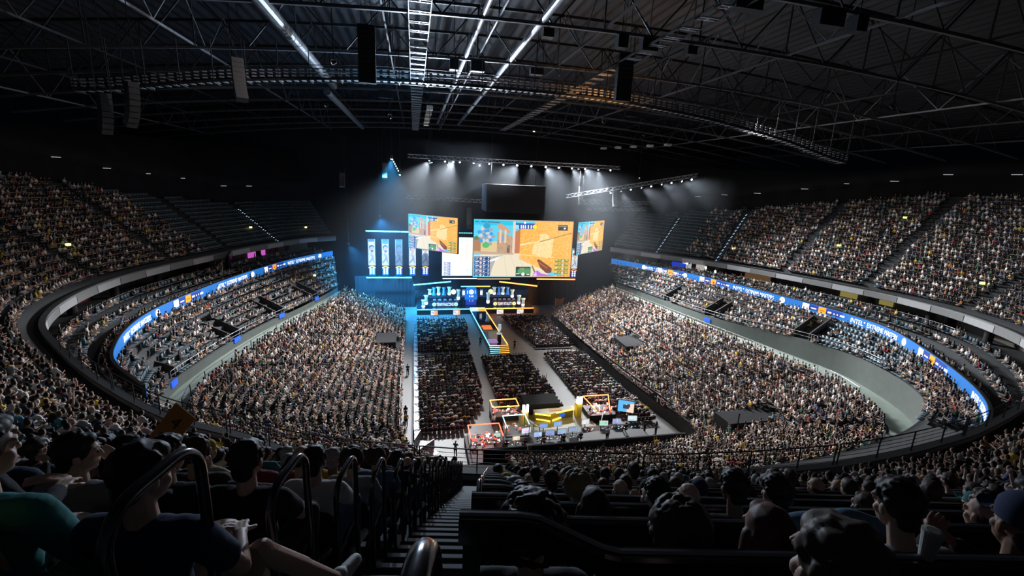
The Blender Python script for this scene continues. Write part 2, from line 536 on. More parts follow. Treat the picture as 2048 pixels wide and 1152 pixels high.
suite(61, 40, 5, ROOMD, 'window_7', 'dark suite glass near the right corner')
suite(62, 45, 3, ROOMD, 'window_8', 'dark suite opening between two columns on the right')

def railing(name, pts, h, bars, post_every, m, label, r=0.022, lean=0.0, top_r=None, group=None):
    """thing: rail along 3D base points -> top_rail, bars, each post"""
    pts = [Vector(p) for p in pts]
    root = empty(name, pts[len(pts) // 2], label=label, cat='railing', group=group)
    org = root.location.copy()
    for b in range(bars):
        g = MB(); zz = h * (b + 1) / bars
        g.tube([p - org + Vector((0, 0, zz)) for p in pts], (top_r or r) if b == bars - 1 else r * 0.6, 6)
        g.build('top_rail' if b == bars - 1 else 'crossbar', m, root)
    acc = 0.0; last = None
    for i, p in enumerate(pts):
        if last is not None: acc += (p - last).length
        last = p
        if i == 0 or acc >= post_every or i == len(pts) - 1:
            acc = 0.0
            g = MB(); g.bar(p - org, p - org + Vector((0, 0, h)), r * 2.2, r * 2.2)
            g.build('post', m, root)
    return root

def curve_pts(C, N, S, s0, s1, off, z, step=0.5):
    out = []
    for s in np.arange(s0, s1 + 1e-6, step):
        p, _ = at_s(C, N, S, s, off); out.append((p[0], p[1], z))
    return out

# railing on the front edge of the upper tier, nearest part in segments
s0 = s_near(FC, FS, -23, 34); s1 = s_near(FC, FS, 47, 22.6)
cuts = np.linspace(s0, s1, 9)
names = ['leftmost stretch by the left corner', 'second stretch from the left corner', 'stretch left of the central stairs', 'stretch in front of the central stairs',
         'stretch right of the central stairs', 'stretch before the near right rows', 'stretch over the right corner stand', 'rightmost stretch by the right ribbon end']
for i in range(8):
    railing('front_railing', curve_pts(FC, FN, FS, cuts[i], cuts[i + 1] - 0.02, 0.12, Z_F + 0.08), 1.05, 5, 2.4, RAILD,
            'dark barred railing on the upper tier edge, ' + names[i], 0.022, top_r=0.03, group='railings on the upper tier edge')
LN = normals(LC, 5); LS = arclen(LC); KN = normals(KC, 9); KS = arclen(KC)
sA = s_near(LC, LS, -1.9, 89); sB = s_near(LC, LS, -1.4, 43)
railing('stand_railing', curve_pts(LC, LN, LS, sA, sB, 0.1, Z_L, 1.5), 1.0, 3, 3.0, RAILM, 'pale railing along the bottom of the left lower stand', 0.03)
sA = s_near(LC, LS, 31, 43); sB = s_near(LC, LS, 27.9, 85)
railing('stand_railing', curve_pts(LC, LN, LS, sA, sB, 0.1, Z_L, 1.5), 1.0, 3, 3.0, RAILM, 'pale railing along the bottom of the right lower stand', 0.03)
sA = s_near(KC, KS, -12.5, 81); sB = s_near(KC, KS, -20, 41)
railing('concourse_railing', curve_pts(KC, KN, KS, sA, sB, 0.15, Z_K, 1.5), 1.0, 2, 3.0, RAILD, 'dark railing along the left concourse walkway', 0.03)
sA = s_near(KC, KS, 45, 36); sB = s_near(KC, KS, 39.5, 83)
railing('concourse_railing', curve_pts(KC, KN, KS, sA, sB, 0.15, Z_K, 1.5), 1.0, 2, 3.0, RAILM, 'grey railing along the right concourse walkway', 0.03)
WN = normals(WC, 9); WS = arclen(WC)
for nm, a, b in (('left', (-14, 83), (-21.9, 44)), ('right', (49.5, 36), (41.5, 83))):
    sA = s_near(WC, WS, *a); sB = s_near(WC, WS, *b)
    pts = []
    for s in np.arange(sA, sB, 1.5):
        p, _ = at_s(WC, WN, WS, s, 0.15); pts.append((p[0], p[1], float(np.interp(s, WS, WC[:, 2]))))
    railing('tier_railing', pts, 0.9, 2, 3.0, RAILM, 'grey railing along the front of the %s middle tier' % nm, 0.025)
for nm, a, b in (('left', (-18, 90), (-25, 42)), ('right', (54, 40), (42, 86))):
    sA = s_near(RC, arclen(RC), *a); sB = s_near(RC, arclen(RC), *b)
    railing('balcony_railing', curve_pts(FB, FBN, FBS, s_near(FB, FBS, *a), s_near(FB, FBS, *b), -0.6, 12.9, 1.5), 0.9, 2, 4.0, RAILM,
            'pale railing in front of the %s suites' % nm, 0.025)

# the light ribbon: board, fields, lettering
RS = arclen(RC)
def on_ribbon(s, h, off=-0.10):
    p, n_ = at_s(RC, RN, RS, s, off); return Vector((p[0], p[1], Z_R + h))
def wrap(parent, name, V, F, s_start, h0, m, sgn, off=-0.12):
    """lay flat lettering on the ribbon curve; sgn = reading direction along the arc length"""
    vs = []
    for v in V:
        o = off - v.z
        p, n_ = at_s(RC, RN, RS, s_start + sgn * v.x, o); vs.append((p[0], p[1], Z_R + h0 + v.y))
    g = MB(); g.add(vs, F); return g.build(name, m, parent)
def joined(bits):
    V, F = [], []
    for t, x, y, h, w_ in bits:
        v, f, _ = text_mesh(t, h, w_); o = len(V)
        V += [p + Vector((x, y, 0)) for p in v]; F += [tuple(i + o for i in q) for q in f]
    return V, F
TX = joined([('INTEL', 0, 0, .56, 1.75), ('\u00ae', 1.8, .36, .2, .2), ('EXTREME', 2.3, 0, .56, 2.35), ('MASTERS', 4.9, 0, .56, 2.3)])
def disc(r, n=24):
    V = [Vector((r * math.cos(2 * math.pi * i / n), r * math.sin(2 * math.pi * i / n), 0)) for i in range(n)]
    return V, [tuple(range(n))]
def rect(w, h, n=8):
    return [Vector((w * i / n, y, 0)) for i in range(n + 1) for y in (0, h)], [(2 * i, 2 * i + 2, 2 * i + 3, 2 * i + 1) for i in range(n)]
def ribbon(label, sa, sb, starts):
    root = empty('ribbon_board', on_ribbon((sa + sb) / 2, 0), label=label, cat='screen')
    inv = -root.location
    def loc(o): o.location = inv; return o
    g = MB(); ribbon_panel(g, RC, RN, RS, sa, sb, Z_R - 0.06, Z_R + 1.16, -0.02, 0.22); loc(g.build('housing', BLK, root))
    g = MB(); ribbon_panel(g, RC, RN, RS, sa + 0.05, sb - 0.05, Z_R, Z_R + 1.1, -0.06, 0.03); scr = loc(g.build('screen', BLUE_E, root))
    for s in starts:                     # s = where the words begin; reading goes with the arc length as seen from inside
        def put(nm, shape, ds, h, m, off=-0.09):
            if not (sa + 1.5 < s - ds and s - ds + 0.2 < sb): return
            (wrap(scr, nm, shape[0], shape[1], s - ds, h, m, -1, off))
        put('lettering', TX, 0, 0.24, WHITE_T)
        V, F = disc(0.42); put('emblem', (V, F), 8.6, 0.55, WHITE_T)
        V = []; F = []
        for k, (x, y) in enumerate(((-0.2, -0.1), (-0.02, -0.16), (-0.08, 0.02))):
            b = len(V); L = 0.3 if k != 2 else 0.26
            V += [Vector((x, y, 0)), Vector((x + 0.07, y, 0)), Vector((x + 0.07 + L * 0.75, y + L, 0)), Vector((x + L * 0.75, y + L, 0))]; F.append((b, b + 1, b + 2, b + 3))
        put('emblem_stripe', (V, F), 8.6, 0.5, NAVY_E, -0.11)
        put('sponsor_strip', rect(5.6, 0.72), 11.6, 0.3, NAVY_E)
        put('sponsor_box', rect(0.95, 0.8), 11.7, 0.2, WHITE_T, -0.11)
        put('sponsor_word', rect(0.75, 0.13), 12.95, 0.5, WHITE_T, -0.11)
        put('sponsor_box', rect(1.05, 0.86), 14.0, 0.16, ORG_E, -0.11)
        put('sponsor_line', rect(0.65, 0.1), 14.2, 0.52, mat('dark screen mark', (0.2, 0.05, 0.01), 0.5, emit=(0.5, 0.12, 0.0), estr=0.6), -0.13)
        put('sponsor_word', rect(0.5, 0.2), 15.3, 0.5, WHITE_T, -0.11)
        put('sponsor_word', rect(0.16, 0.16), 16.1, 0.5, WHITE_T, -0.11)
        put('sponsor_word', rect(0.16, 0.16), 16.55, 0.5, WHITE_T, -0.11)
        put('sponsor_word', rect(0.6, 0.24), 17.0, 0.46, WHITE_T, -0.11)
    return root

RIB_L = [s_near(RC, RS, *p) for p in ((-25.1, 44.2), (-24.8, 64.9), (-22.2, 83.3))]
RIB_R = [s_near(RC, RS, *p) for p in ((36.1, 91.2), (45.7, 79.9), (49.9, 62.6), (54.9, 45.0), (44.3, 25.2))]
ribbon('blue light ribbon board on the left balcony edge', s_near(RC, RS, -15.6, 93.5), s_near(RC, RS, -18, 33), RIB_L)
ribbon('blue light ribbon board on the right balcony edge', s_near(RC, RS, 34, 18.8), s_near(RC, RS, 41, 87.6), RIB_R)
# ------------------------------------------------------------------ screens: pictures drawn pixel by pixel, as an LED wall does
def canvas(w, h, c): return np.tile(np.array(c, float), (h, w, 1))
def poly(img, pts, c, a=1.0):
    """pts in 0..1, y down"""
    h, w = img.shape[:2]
    X, Y = np.meshgrid((np.arange(w) + .5) / w, (np.arange(h) + .5) / h)
    ins = np.zeros((h, w), bool)
    n = len(pts)
    for i in range(n):
        x0, y0 = pts[i]; x1, y1 = pts[(i + 1) % n]
        if y0 == y1: continue
        cr = ((y0 > Y) != (y1 > Y)) & (X < (x1 - x0) * (Y - y0) / (y1 - y0) + x0)
        ins ^= cr
    c = np.asarray(c, float)
    if a < 1: img[ins] = img[ins] * (1 - a) + c * a
    else: img[ins] = c
    return ins
def prect(img, x0, y0, x1, y1, c, a=1.0): return poly(img, [(x0, y0), (x1, y0), (x1, y1), (x0, y1)], c, a)
def pcirc(img, x, y, rx, ry, c, a=1.0):
    return poly(img, [(x + rx * math.cos(t), y + ry * math.sin(t)) for t in np.linspace(0, 2 * math.pi, 24)[:-1]], c, a)
def speckle(img, mask, c, dens, size=2):
    h, w = img.shape[:2]
    n = rng.random((h // size + 1, w // size + 1))
    n = np.kron(n, np.ones((size, size)))[:h, :w]
    img[mask & (n < dens)] = c

def draw_game(w=240, h=135):
    im = canvas(w, h, (0.12, 0.62, 0.86))                                                  # sky
    prect(im, 0, 0, 0.42, 0.1, (0.03, 0.55, 0.80))
    poly(im, [(0, .33), (.05, .30), (.09, .36), (.2, .38), (.2, .56), (0, .56)], (0.42, .22, .12))
    poly(im, [(0, .30), (.03, .28), (.06, .34), (0, .36)], (.16, .2, .08))
    poly(im, [(.07, .40), (.23, .37), (.23, .57), (.07, .56)], (.72, .56, .30))
    m_ = poly(im, [(.23, .22), (.26, .20), (.39, .30), (.39, .58), (.23, .58)], (.55, .36, .24)); speckle(im, m_, (.42, .27, .2), .2)
    poly(im, [(.22, .09), (.27, .07), (.36, .19), (.36, .24), (.33, .22), (.24, .15)], (.62, .35, .22))
    for x in (.25, .30): poly(im, [(x, .17), (x + .02, .17), (x + .02, .40), (x, .40)], (.78, .58, .42))
    prect(im, .27, .26, .30, .36, (.25, .36, .5)); prect(im, .33, .46, .36, .58, (.2, .12, .1)); pcirc(im, .345, .46, .018, .03, (.3, .2, .16))
    poly(im, [(.385, .02), (.41, .02), (.41, .60), (.385, .58)], (.78, .62, .52))
    poly(im, [(.41, .2), (.46, .14), (.46, .62), (.41, .62)], (.55, .20, .10))
    m_ = poly(im, [(.46, .16), (.62, .02), (1, 0), (1, 1), (.70, .86), (.46, .68)], (.92, .47, .10))
    speckle(im, m_, (.98, .55, .15), .35, 3); speckle(im, m_, (.80, .36, .06), .12, 2)
    m2 = poly(im, [(.60, .40), (.66, .33), (.66, .24), (.72, .22), (.76, .30), (.80, .28), (.79, .62), (.74, .66), (.66, .62), (.58, .58)], (.96, .74, .38))
    speckle(im, m2, (.90, .62, .25), .3, 2); speckle(im, m2, (.75, .6, .3), .06, 1)
    poly(im, [(.66, .36), (1, .19), (1, .205), (.66, .375)], (.40, .22, .06))
    poly(im, [(.46, .42), (.55, .38), (.62, .37), (.62, .38), (.47, .44)], (.98, .78, .45))
    poly(im, [(.46, .59), (.82, .64), (.82, .655), (.46, .605)], (1, .70, .30))
    # ground
    poly(im, [(0, .58), (.46, .58), (.46, .68), (.70, .86), (.80, 1), (0, 1)], (.80, .72, .55))
    poly(im, [(0, .54), (.40, .575), (.40, .6), (0, .6)], (.55, .40, .28))
    poly(im, [(.16, .64), (.30, .61), (.22, .70), (.19, .84), (.17, 1), (0, 1), (0, .66)], (.42, .42, .42))
    poly(im, [(.16, .70), (.28, .62), (.24, .69), (.16, .74)], (.90, .88, .84))
    for k in range(4): poly(im, [(.30 + .07 * k, .62), (.305 + .07 * k, .62), (.35 + .11 * k, 1), (.34 + .11 * k, 1)], (.70, .62, .46))
    # small map, names, counters
    for k in range(26):
        a = k * 2.4; r = .02 + .075 * (k / 26)
        pcirc(im, .125 + r * math.cos(a) * .8, .27 + r * math.sin(a) * 1.9, .02, .03, ((.35, .37, .42), (.05, .35, .75), (.6, .62, .66))[k % 3])
    pcirc(im, .125, .11, .035, .05, (.03, .35, .6)); pcirc(im, .12, .44, .035, .05, (.1, .5, .15))
    prect(im, .01, .035, .05, .055, (.1, .1, .15)); prect(im, .065, .035, .12, .055, (.1, .1, .15)); prect(im, .13, .035, .25, .055, (.1, .1, .15))
    prect(im, .41, .05, .60, .075, (.05, .10, .35)); prect(im, .41, .075, .60, .15, (.02, .08, .42)); prect(im, .41, .08, .44, .145, (.3, .75, .9))
    pcirc(im, .60, .11, .022, .036, (.95, .80, .05))
    for x in (.46, .48, .50, .53, .56): prect(im, x, .085, x + .012, .14, (.85, .9, 1))
    pcirc(im, .5, .045, .012, .02, (.9, .9, .9))
    prect(im, .84, .07, .94, .16, (.04, .04, .05)); prect(im, .845, .08, .935, .10, (.4, .3, .2)); prect(im, .9, .11, .92, .14, (.9, .9, .9))
    for k in range(5):
        y = .64 + .072 * k
        prect(im, .005, y, .165, y + .066, (.02, .08, .26)); prect(im, .005, y, .013, y + .066, (.1, .6, .85))
        prect(im, .02, y + .01, .06, y + .022, (.75, .8, .9)); prect(im, .02, y + .036, .045, y + .048, (.6, .65, .8))
        pcirc(im, .075, y + .033, .012, .026, (.72, .6, .55)); prect(im, .095, y + .01, .12, y + .02, (.8, .8, .9)); prect(im, .1, y + .035, .112, y + .055, (.7, .8, .95))
        prect(im, .145, y + .008, .16, y + .03, (.75, .8, .95)); prect(im, .145, y + .04, .155, y + .055, (.6, .7, .9))
        prect(im, .83, y + .035, .975, y + .095, (.32, .30, .05)); prect(im, .835, y + .04, .86, y + .06, (.9, .85, .6)); pcirc(im, .915, y + .065, .012, .026, (.75, .6, .55))
        prect(im, .87, y + .045, .89, y + .07, (.5, .5, .1)); prect(im, .945, y + .045, .965, y + .06, (.8, .75, .4))
    prect(im, .005, .59, .07, .625, (.25, .65, .8))
    prect(im, .43, .815, .58, .985, (.03, .07, .05)); pcirc(im, .50, .87, .02, .04, (.75, .12, .12)); prect(im, .47, .83, .48, .93, (.2, .5, .6))
    for k in range(18): prect(im, .435 + .14 * rng.random(), .83 + .12 * rng.random(), .45 + .14 * rng.random(), .95, (.1, .25 + .2 * rng.random(), .15), .5)
    pcirc(im, .505, .95, .018, .03, (.85, .85, .8)); prect(im, .435, .93, .465, .945, (.8, .85, .8)); prect(im, .54, .95, .57, .965, (.8, .85, .8))
    # held tool and gloves
    poly(im, [(.615, .92), (.65, .88), (.70, .94), (.80, .97), (.83, 1), (.60, 1)], (.45, .18, .70)); poly(im, [(.61, .96), (.64, .90), (.65, .97), (.62, 1)], (.8, .5, .9))
    poly(im, [(.64, .69), (.665, .68), (.80, .84), (.80, .92), (.745, .93), (.68, .83)], (.20, .08, .05)); poly(im, [(.66, .72), (.76, .83), (.75, .85), (.66, .75)], (.5, .12, .06))
    poly(im, [(.59, .80), (.60, .79), (.63, .90), (.615, .91)], (.3, .15, .05))
    e = np.zeros((h, w), bool); e[:2] = e[-2:] = True; e[:, :1] = e[:, -2:] = True
    g0 = np.linspace(0, 1, w)[None, :, None]
    edge = (1 - g0) * np.array((.05, .6, .8)) + g0 * np.array((.9, .35, .1)); edge = np.repeat(edge, h, 0)
    im[e] = edge[e]
    return im

def draw_portrait(i, w=22, h=84):
    bg = ((.75, .80, .84), (.85, .90, .88), (.14, .17, .18), (.80, .88, .95), (.88, .92, .95), (.82, .84, .80))[i % 6]
    im = canvas(w, h, bg)
    dk = i % 6 == 2
    prect(im, 0, 0, 1, .10 if i != 1 else .14, (.10, .18, .24)); prect(im, 0, .0, .08, 1, (.35, .55, .65)); prect(im, .92, 0, 1, 1, (.35, .55, .65))
    if i in (1, 2): pcirc(im, .5, .13, .42, .06, (.08, .30, .12))
    hair, skin, cloth = ((.07, .07, .08), (.62, .48, .42), (.60, .66, .72)) if not dk else ((.08, .10, .10), (.22, .22, .22), (.20, .22, .24))
    if i == 4: cloth = (.15, .17, .2)
    poly(im, [(0, 1), (.02, .62), (.25, .50), (.78, .50), (.98, .62), (1, 1)], cloth)
    poly(im, [(.25, .52), (.70, .60), (.95, .95), (.66, .85)], [c * .6 for c in cloth]); poly(im, [(.05, .86), (.7, .68), (.74, .73), (.1, .93)], [c * .4 for c in cloth])
    prect(im, .38, .44, .66, .52, [c * .8 for c in skin])
    pcirc(im, .50, .30, .36, .085, hair); pcirc(im, .54, .37, .31, .10, skin); poly(im, [(.18, .30), (.30, .29), (.28, .44), (.18, .40)], hair)
    prect(im, .40, .345, .50, .36, hair); prect(im, .62, .345, .72, .36, hair); prect(im, .5, .42, .68, .43, (.4, .2, .18))
    if i in (0, 1): pcirc(im, .55, .445, .22, .03, hair)
    return im

SCREEN_M = attr_mat('led screen pixels', emission=1.15)
def pixel_mesh(name, im, W, H):
    h, w = im.shape[:2]
    xs = np.linspace(-W / 2, W / 2, w + 1); zs = np.linspace(H / 2, -H / 2, h + 1)
    X, Z = np.meshgrid(xs, zs)
    V = np.stack([X.ravel(), np.zeros(X.size), Z.ravel()], 1)
    a = (np.arange(h)[:, None] * (w + 1) + np.arange(w)[None]).ravel()
    Q = np.stack([a, a + w + 1, a + w + 2, a + 1], 1)
    return np_mesh(name, V, Q, mats=[SCREEN_M], fcol=im.reshape(-1, 3))

def led_screen(name, im, W, H, c, rz, label, me=None, depth=0.35, group=None, cat='screen'):
    root = empty(name, c, rz, label, cat, group)
    g = MB(); g.box((0, depth / 2 + 0.02, 0), (W + 0.16, depth, H + 0.16)); g.build('frame', BLK, root)
    link('picture', me or pixel_mesh('picture', im, W, H), root, (0, -0.012, 0))
    return root
GAME = draw_game()
main_me = pixel_mesh('picture', GAME, 22.6, 12.75)
led_screen('main_screen', GAME, 22.6, 12.75, (23.95, 97, 13.85), 0, 'giant main screen showing an orange wall and desert arch', main_me)
A41 = math.radians(41)
sm = pixel_mesh('picture', GAME, 11.9, 6.65)
led_screen('side_screen', GAME, 11.9, 6.65, (3.45, 88, 18.0), -A41, 'hanging game screen left of the main screen, above the portrait row', sm)
led_screen('side_screen', GAME, 11.9, 6.65, (36.9, 90.3, 17.6), A41, 'hanging game screen right of the main screen', sm)
WH = np.clip(GAME[:, :int(240 * .55)] * 0.22 + 0.80, 0, 1); WH[85:, 8:38] = np.clip(GAME[85:, 8:38] * 1.4 + .25, 0, 1)
led_screen('backdrop_screen', WH, 6.7, 8.6, (9.35, 98.4, 11.75), 0, 'washed-out white screen between portraits and main screen')
PX = (-8.8, -6.0, -3.2, -0.35, 2.42)
PN = ('bearded player portrait column at the far left of the row', 'second portrait column from the left, player under green leaves', 'third portrait column, darkened grey player picture',
      'fourth portrait column, partly behind the hanging screen', 'fifth portrait column, beside the white screen')
def portrait(i, x, y, z0, z1, label):
    W = 1.45; H = z1 - z0
    root = led_screen('portrait_screen', draw_portrait(i), W, H, (x, y, (z0 + z1) / 2), 0, label, depth=0.25, group='portrait columns', cat='screen')
    g = MB(); n = 9
    arc = [(math.cos(t) * 0.82, math.sin(t) * 0.62) for t in np.linspace(math.pi * .88, math.pi * .12, n)]
    inn = [(x_ * 0.62, y_ * 0.62) for x_, y_ in arc]
    g.prism(arc + inn[::-1], (0, -0.02, -H / 2 - 0.72), (1, 0, 0), (0, 0, 1), (0, -0.04, 0)); g.build('badge_arc', ORG_E, root)
    g = MB(); g.box((0, 0.1, -H / 2 - 1.3), (1.3, 0.16, 1.75)); bp_ = g.build('badge_panel', NAVY_E, root)
    for r in range(3):
        for c_ in (-0.28, 0.28):
            g = MB(); g.lathe([(0.19, 0), (0.19, 0.05)], (c_, -0.02, -H / 2 - 0.75 - r * 0.46), 12, R=Matrix.Rotation(math.pi / 2, 3, 'X')); g.build('badge_dot', WHITE_T, bp_)
for i in range(5): portrait(i, PX[i], 99, 9.6, 15.25, PN[i])
portrait(5, 36.2, 97.2, 9.4, 14.1, 'single portrait column at the right edge of the main screen')

def tube_light(a, b, m, label, r=0.13, group='light bars over the stage'):
    a, b = Vector(a), Vector(b)
    root = empty('light_bar', (a + b) / 2, label=label, cat='light', group=group)
    o = root.location
    g = MB(); g.tube([a - o, b - o], r, 8); g.build('tube', m, root)
    g = MB(); g.bar(a - o + Vector((0, .17, .03)), b - o + Vector((0, .17, .03)), .18, .2); g.build('channel', BLK, root)
    return root
tube_light((-9.7, 97, 17.2), (-2.85, 97, 17.15), CYAN_BAR, 'bright cyan light bar above the portrait row, long left piece')
tube_light((-2.7, 97, 17.15), (1.5, 97, 17.15), CYAN_BAR, 'cyan light bar above the portraits, short right piece')
tube_light((-9.8, 97, 7.35), (-0.5, 97, 7.35), CYAN_BAR, 'bright cyan light bar below the portrait row')
tube_light((6, 96.2, 7.3), (13.5, 96.2, 7.3), mat('soft white tube', (.8, .8, .8), .5, emit=(1, .9, .85), estr=1.6), 'soft white light bar under the white screen', .07)
tube_light((13.6, 96.2, 7.2), (21, 96.2, 7.2), mat('soft orange tube', (.8, .5, .3), .5, emit=(1, .5, .2), estr=1.6), 'thin orange light bar under the middle of the main screen', .07)
tube_light((27.1, 96, 7.2), (36.2, 96, 7.1), ORG_BAR, 'orange light bar under the right half of the main screen')
tube_light((-0.1, 92.5, 6.75), (7.7, 95, 6.9), CYAN_BAR, 'cyan light bar slung above the left team desk')
tube_light((18.3, 95, 6.85), (26.3, 92.5, 6.4), ORG_BAR, 'orange light bar slung above the right team desk')
tube_light((9.9, 95, 5.8), (13.1, 95, 5.8), CYAN_BAR, 'cyan half of the light bar over the centre board', .1)
tube_light((13.15, 95, 5.8), (16.3, 95, 5.8), ORG_BAR, 'orange half of the light bar over the centre board', .1)
ml = empty('dotted_light_strip', (10.2, 97.6, 17.1), label='dotted cyan light strip between the left hanging screen and main screen', cat='light')
g = MB(); g.box((0, .1, 0), (4.6, .1, .1)); g.build('channel', BLK, ml)
for k in range(9): g = MB(); g.box((-2 + .5 * k, 0, 0), (.34, .1, .12)); g.build('segment', CYAN_BAR, ml)

# ------------------------------------------------------------------ stage, runway, desks
STAGE_M = mat('glossy black stage floor', (0.015, 0.016, 0.02), 0.08)
g = MB(); g.box((13.3, 98.4, 0.6), (25.5, 9.8, 1.2)); st = empty('stage', (13.3, 98, 0), label='low black main stage under the giant screens', cat='stage')
o = g.build('platform', STAGE_M, st); o.location = -st.location
for a, b, m in ((0.6, 13.1, CYAN_BAR), (13.1, 26.0, ORG_BAR)):
    g = MB(); g.tube([(a, 93.42, 1.16), (b, 93.42, 1.16)], 0.10, 6); o = g.build('edge_light', m, st); o.location = -st.location
rw = empty('runway', (13.6, 80, 0), label='long dark runway from the stage, edged in cyan and orange light', cat='stage')
q = [(11.75, 92.6), (12.4, 71.0), (15.55, 71.2), (14.95, 92.6)]
def rwb(name, mb, m): o = mb.build(name, m, rw); o.location = -rw.location
g = MB(); g.prism(q, (0, 0, 0), (1, 0, 0), (0, 1, 0), (0, 0, 1.15)); rwb('deck', g, STAGE_M)
for a, b, m in ((q[0], q[1], CYAN_BAR), (q[2], q[3], ORG_BAR)):
    g = MB(); g.tube([(*a, 1.17), (*b, 1.17)], 0.09, 6); rwb('edge_light', g, m)
mid = ((q[1][0] + q[2][0]) / 2, 71.1)
WARMW = mat('white edge tube', (.8, .8, .8), .5, emit=(.75, .92, 1.0), estr=4.0)
for k in range(5):
    z = 1.15 - k * 0.23
    y = 71.05 - k * 0.27
    g = MB(); g.box((13.97, y - 0.13, z / 2), (3.2, 0.27, z)); rwb('step', g, BLK)
    for a, b, m in ((12.35, 13.95, WARMW if k < 2 else CYAN_BAR), (13.95, 15.6, ORG_BAR)):
        g = MB(); g.tube([(a, y - 0.28, z + .01), (b, y - 0.28, z + .01)], 0.05, 6); rwb('step_light', g, m)
for k in range(3):
    g = MB(); g.box((12.55, 93.0 - .55 * k, 1.5 - .16 * k), (1.7, 0.5, .12)); rwb('lit_step', g, mat('white lit step', (.8, .85, .9), .5, emit=(.65, .85, 1), estr=.8))
    g = MB(); g.box((14.2, 93.0 - .55 * k, 1.5 - .16 * k), (1.5, 0.5, .12)); rwb('lit_step', g, mat('orange lit step', (.8, .5, .2), .5, emit=(1, .5, .08), estr=.8))
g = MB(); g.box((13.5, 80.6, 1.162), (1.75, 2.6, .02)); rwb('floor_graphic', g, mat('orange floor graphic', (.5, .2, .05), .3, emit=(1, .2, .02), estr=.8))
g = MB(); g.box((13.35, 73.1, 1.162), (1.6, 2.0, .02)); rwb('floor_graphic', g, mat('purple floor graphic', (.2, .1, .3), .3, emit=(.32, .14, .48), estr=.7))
tr = empty('trophy', (14.55, 73.6, 1.15), label='silver trophy cup on a black pedestal at the runway end', cat='trophy')
g = MB(); g.box((0, 0, .55), (.6, .6, 1.1)); g.build('pedestal', BLK, tr)
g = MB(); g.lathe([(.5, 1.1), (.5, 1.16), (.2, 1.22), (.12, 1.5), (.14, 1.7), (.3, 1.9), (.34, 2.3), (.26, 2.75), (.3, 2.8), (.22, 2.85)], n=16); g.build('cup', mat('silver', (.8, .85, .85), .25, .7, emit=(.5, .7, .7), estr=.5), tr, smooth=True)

PIC = [canvas(14, 10, (.85, .8, .9)) for _ in range(4)]
for i, im in enumerate(PIC):
    prect(im, .5 if i != 1 else .7, 0, 1, 1, (1, .42, .16) if i < 2 else (.95, .75, .6)); prect(im, .1, .3, .45, .5, (.3, .5, .8)); prect(im, .2, .6, .8, .75, (.5, .35, .3))
    led_screen('stage_monitor', im, 1.45, 1.0, ((4.1, 8.8, 18.2, 22.7)[i], 92.3, 0.75), 0,
               ('leftmost of the four small monitors under the stage edge', 'second small monitor from the left under the stage edge', 'third small monitor under the stage edge, right of the runway',
                'rightmost of the four small monitors under the stage edge')[i], depth=.2, group='small monitors under the stage edge')

LOGO_G = mat('green lit emblem', (.3, .8, .5), .5, emit=(.55, 1.0, .75), estr=1.1)
LOGO_Y = mat('yellow lit emblem', (.9, .8, .3), .5, emit=(1.0, .88, .35), estr=1.1)
DESKM = mat('dark desk panel', (.02, .03, .06), .3, emit=(.01, .03, .09), estr=.5)
def team_desk(x0, x1, name, m, label):
    c = (x0 + x1) / 2; W = x1 - x0
    root = empty('team_desk', (c, 95.6, 1.2), label=label, cat='desk')
    g = MB(); g.box((0, -.25, .55), (W, .1, 1.0)); fp_ = g.build('front_panel', DESKM, root)
    g = MB(); g.box((0, .2, 1.08), (W + .2, 1.0, .06)); g.build('desktop', BLK, root)
    for s in (-1, 1):
        g = MB(); g.box((s * (W / 2 - .1), .3, .52), (.08, .7, 1.04)); g.build('side_panel', BLK, root)
    V, F, _ = text_mesh(name, .72, W - 2.0, .03)
    g = MB(); g.add([(v.x - (W - 2.0) / 2, -.33 - v.z, .2 + v.y) for v in V], F); g.build('lettering', WHITE_T, fp_)
    for s in (-1, 1):
        g = MB(); g.lathe([(.42, 0), (.42, .05)], (s * (W / 2 - .5), -.31, .56), 16, R=Matrix.Rotation(math.pi / 2, 3, 'X')); g.build('emblem', m, fp_)
        g = MB(); g.prism([(-.14, -.1), (.16, .16), (.02, -.2)], (s * (W / 2 - .5), -.37, .56), (1, 0, 0), (0, 0, 1), (0, -.01, 0)); g.build('emblem_mark', DESKM, fp_)
    for k in range(5):
        x = c - W / 2 + W * (k + .5) / 5
        mon = empty('gaming_monitor', (x, 95.7, 2.31), label='%s monitor from the left on the %s' % (ordw(k + 1), label.split(',')[0]), cat='monitor', group='monitors on the team desks')
        g = MB(); g.box((0, 0, .38), (.62, .05, .36)); g.build('display', mat('lit monitor back', (.2, .22, .3), .4, emit=(.25, .32, .55), estr=.35), mon)
        g = MB(); g.box((0, .02, .1), (.06, .05, .2)); g.box((0, .02, .01), (.26, .18, .02)); g.build('stand', BLK, mon)
team_desk(3.7, 9.4, 'TEAM FALCONS', LOGO_G, 'left team desk with green emblems and white lettering, under cyan light')
team_desk(17.1, 22.4, 'TEAM VITALITY', LOGO_Y, 'right team desk with yellow emblems and white lettering, under orange light')

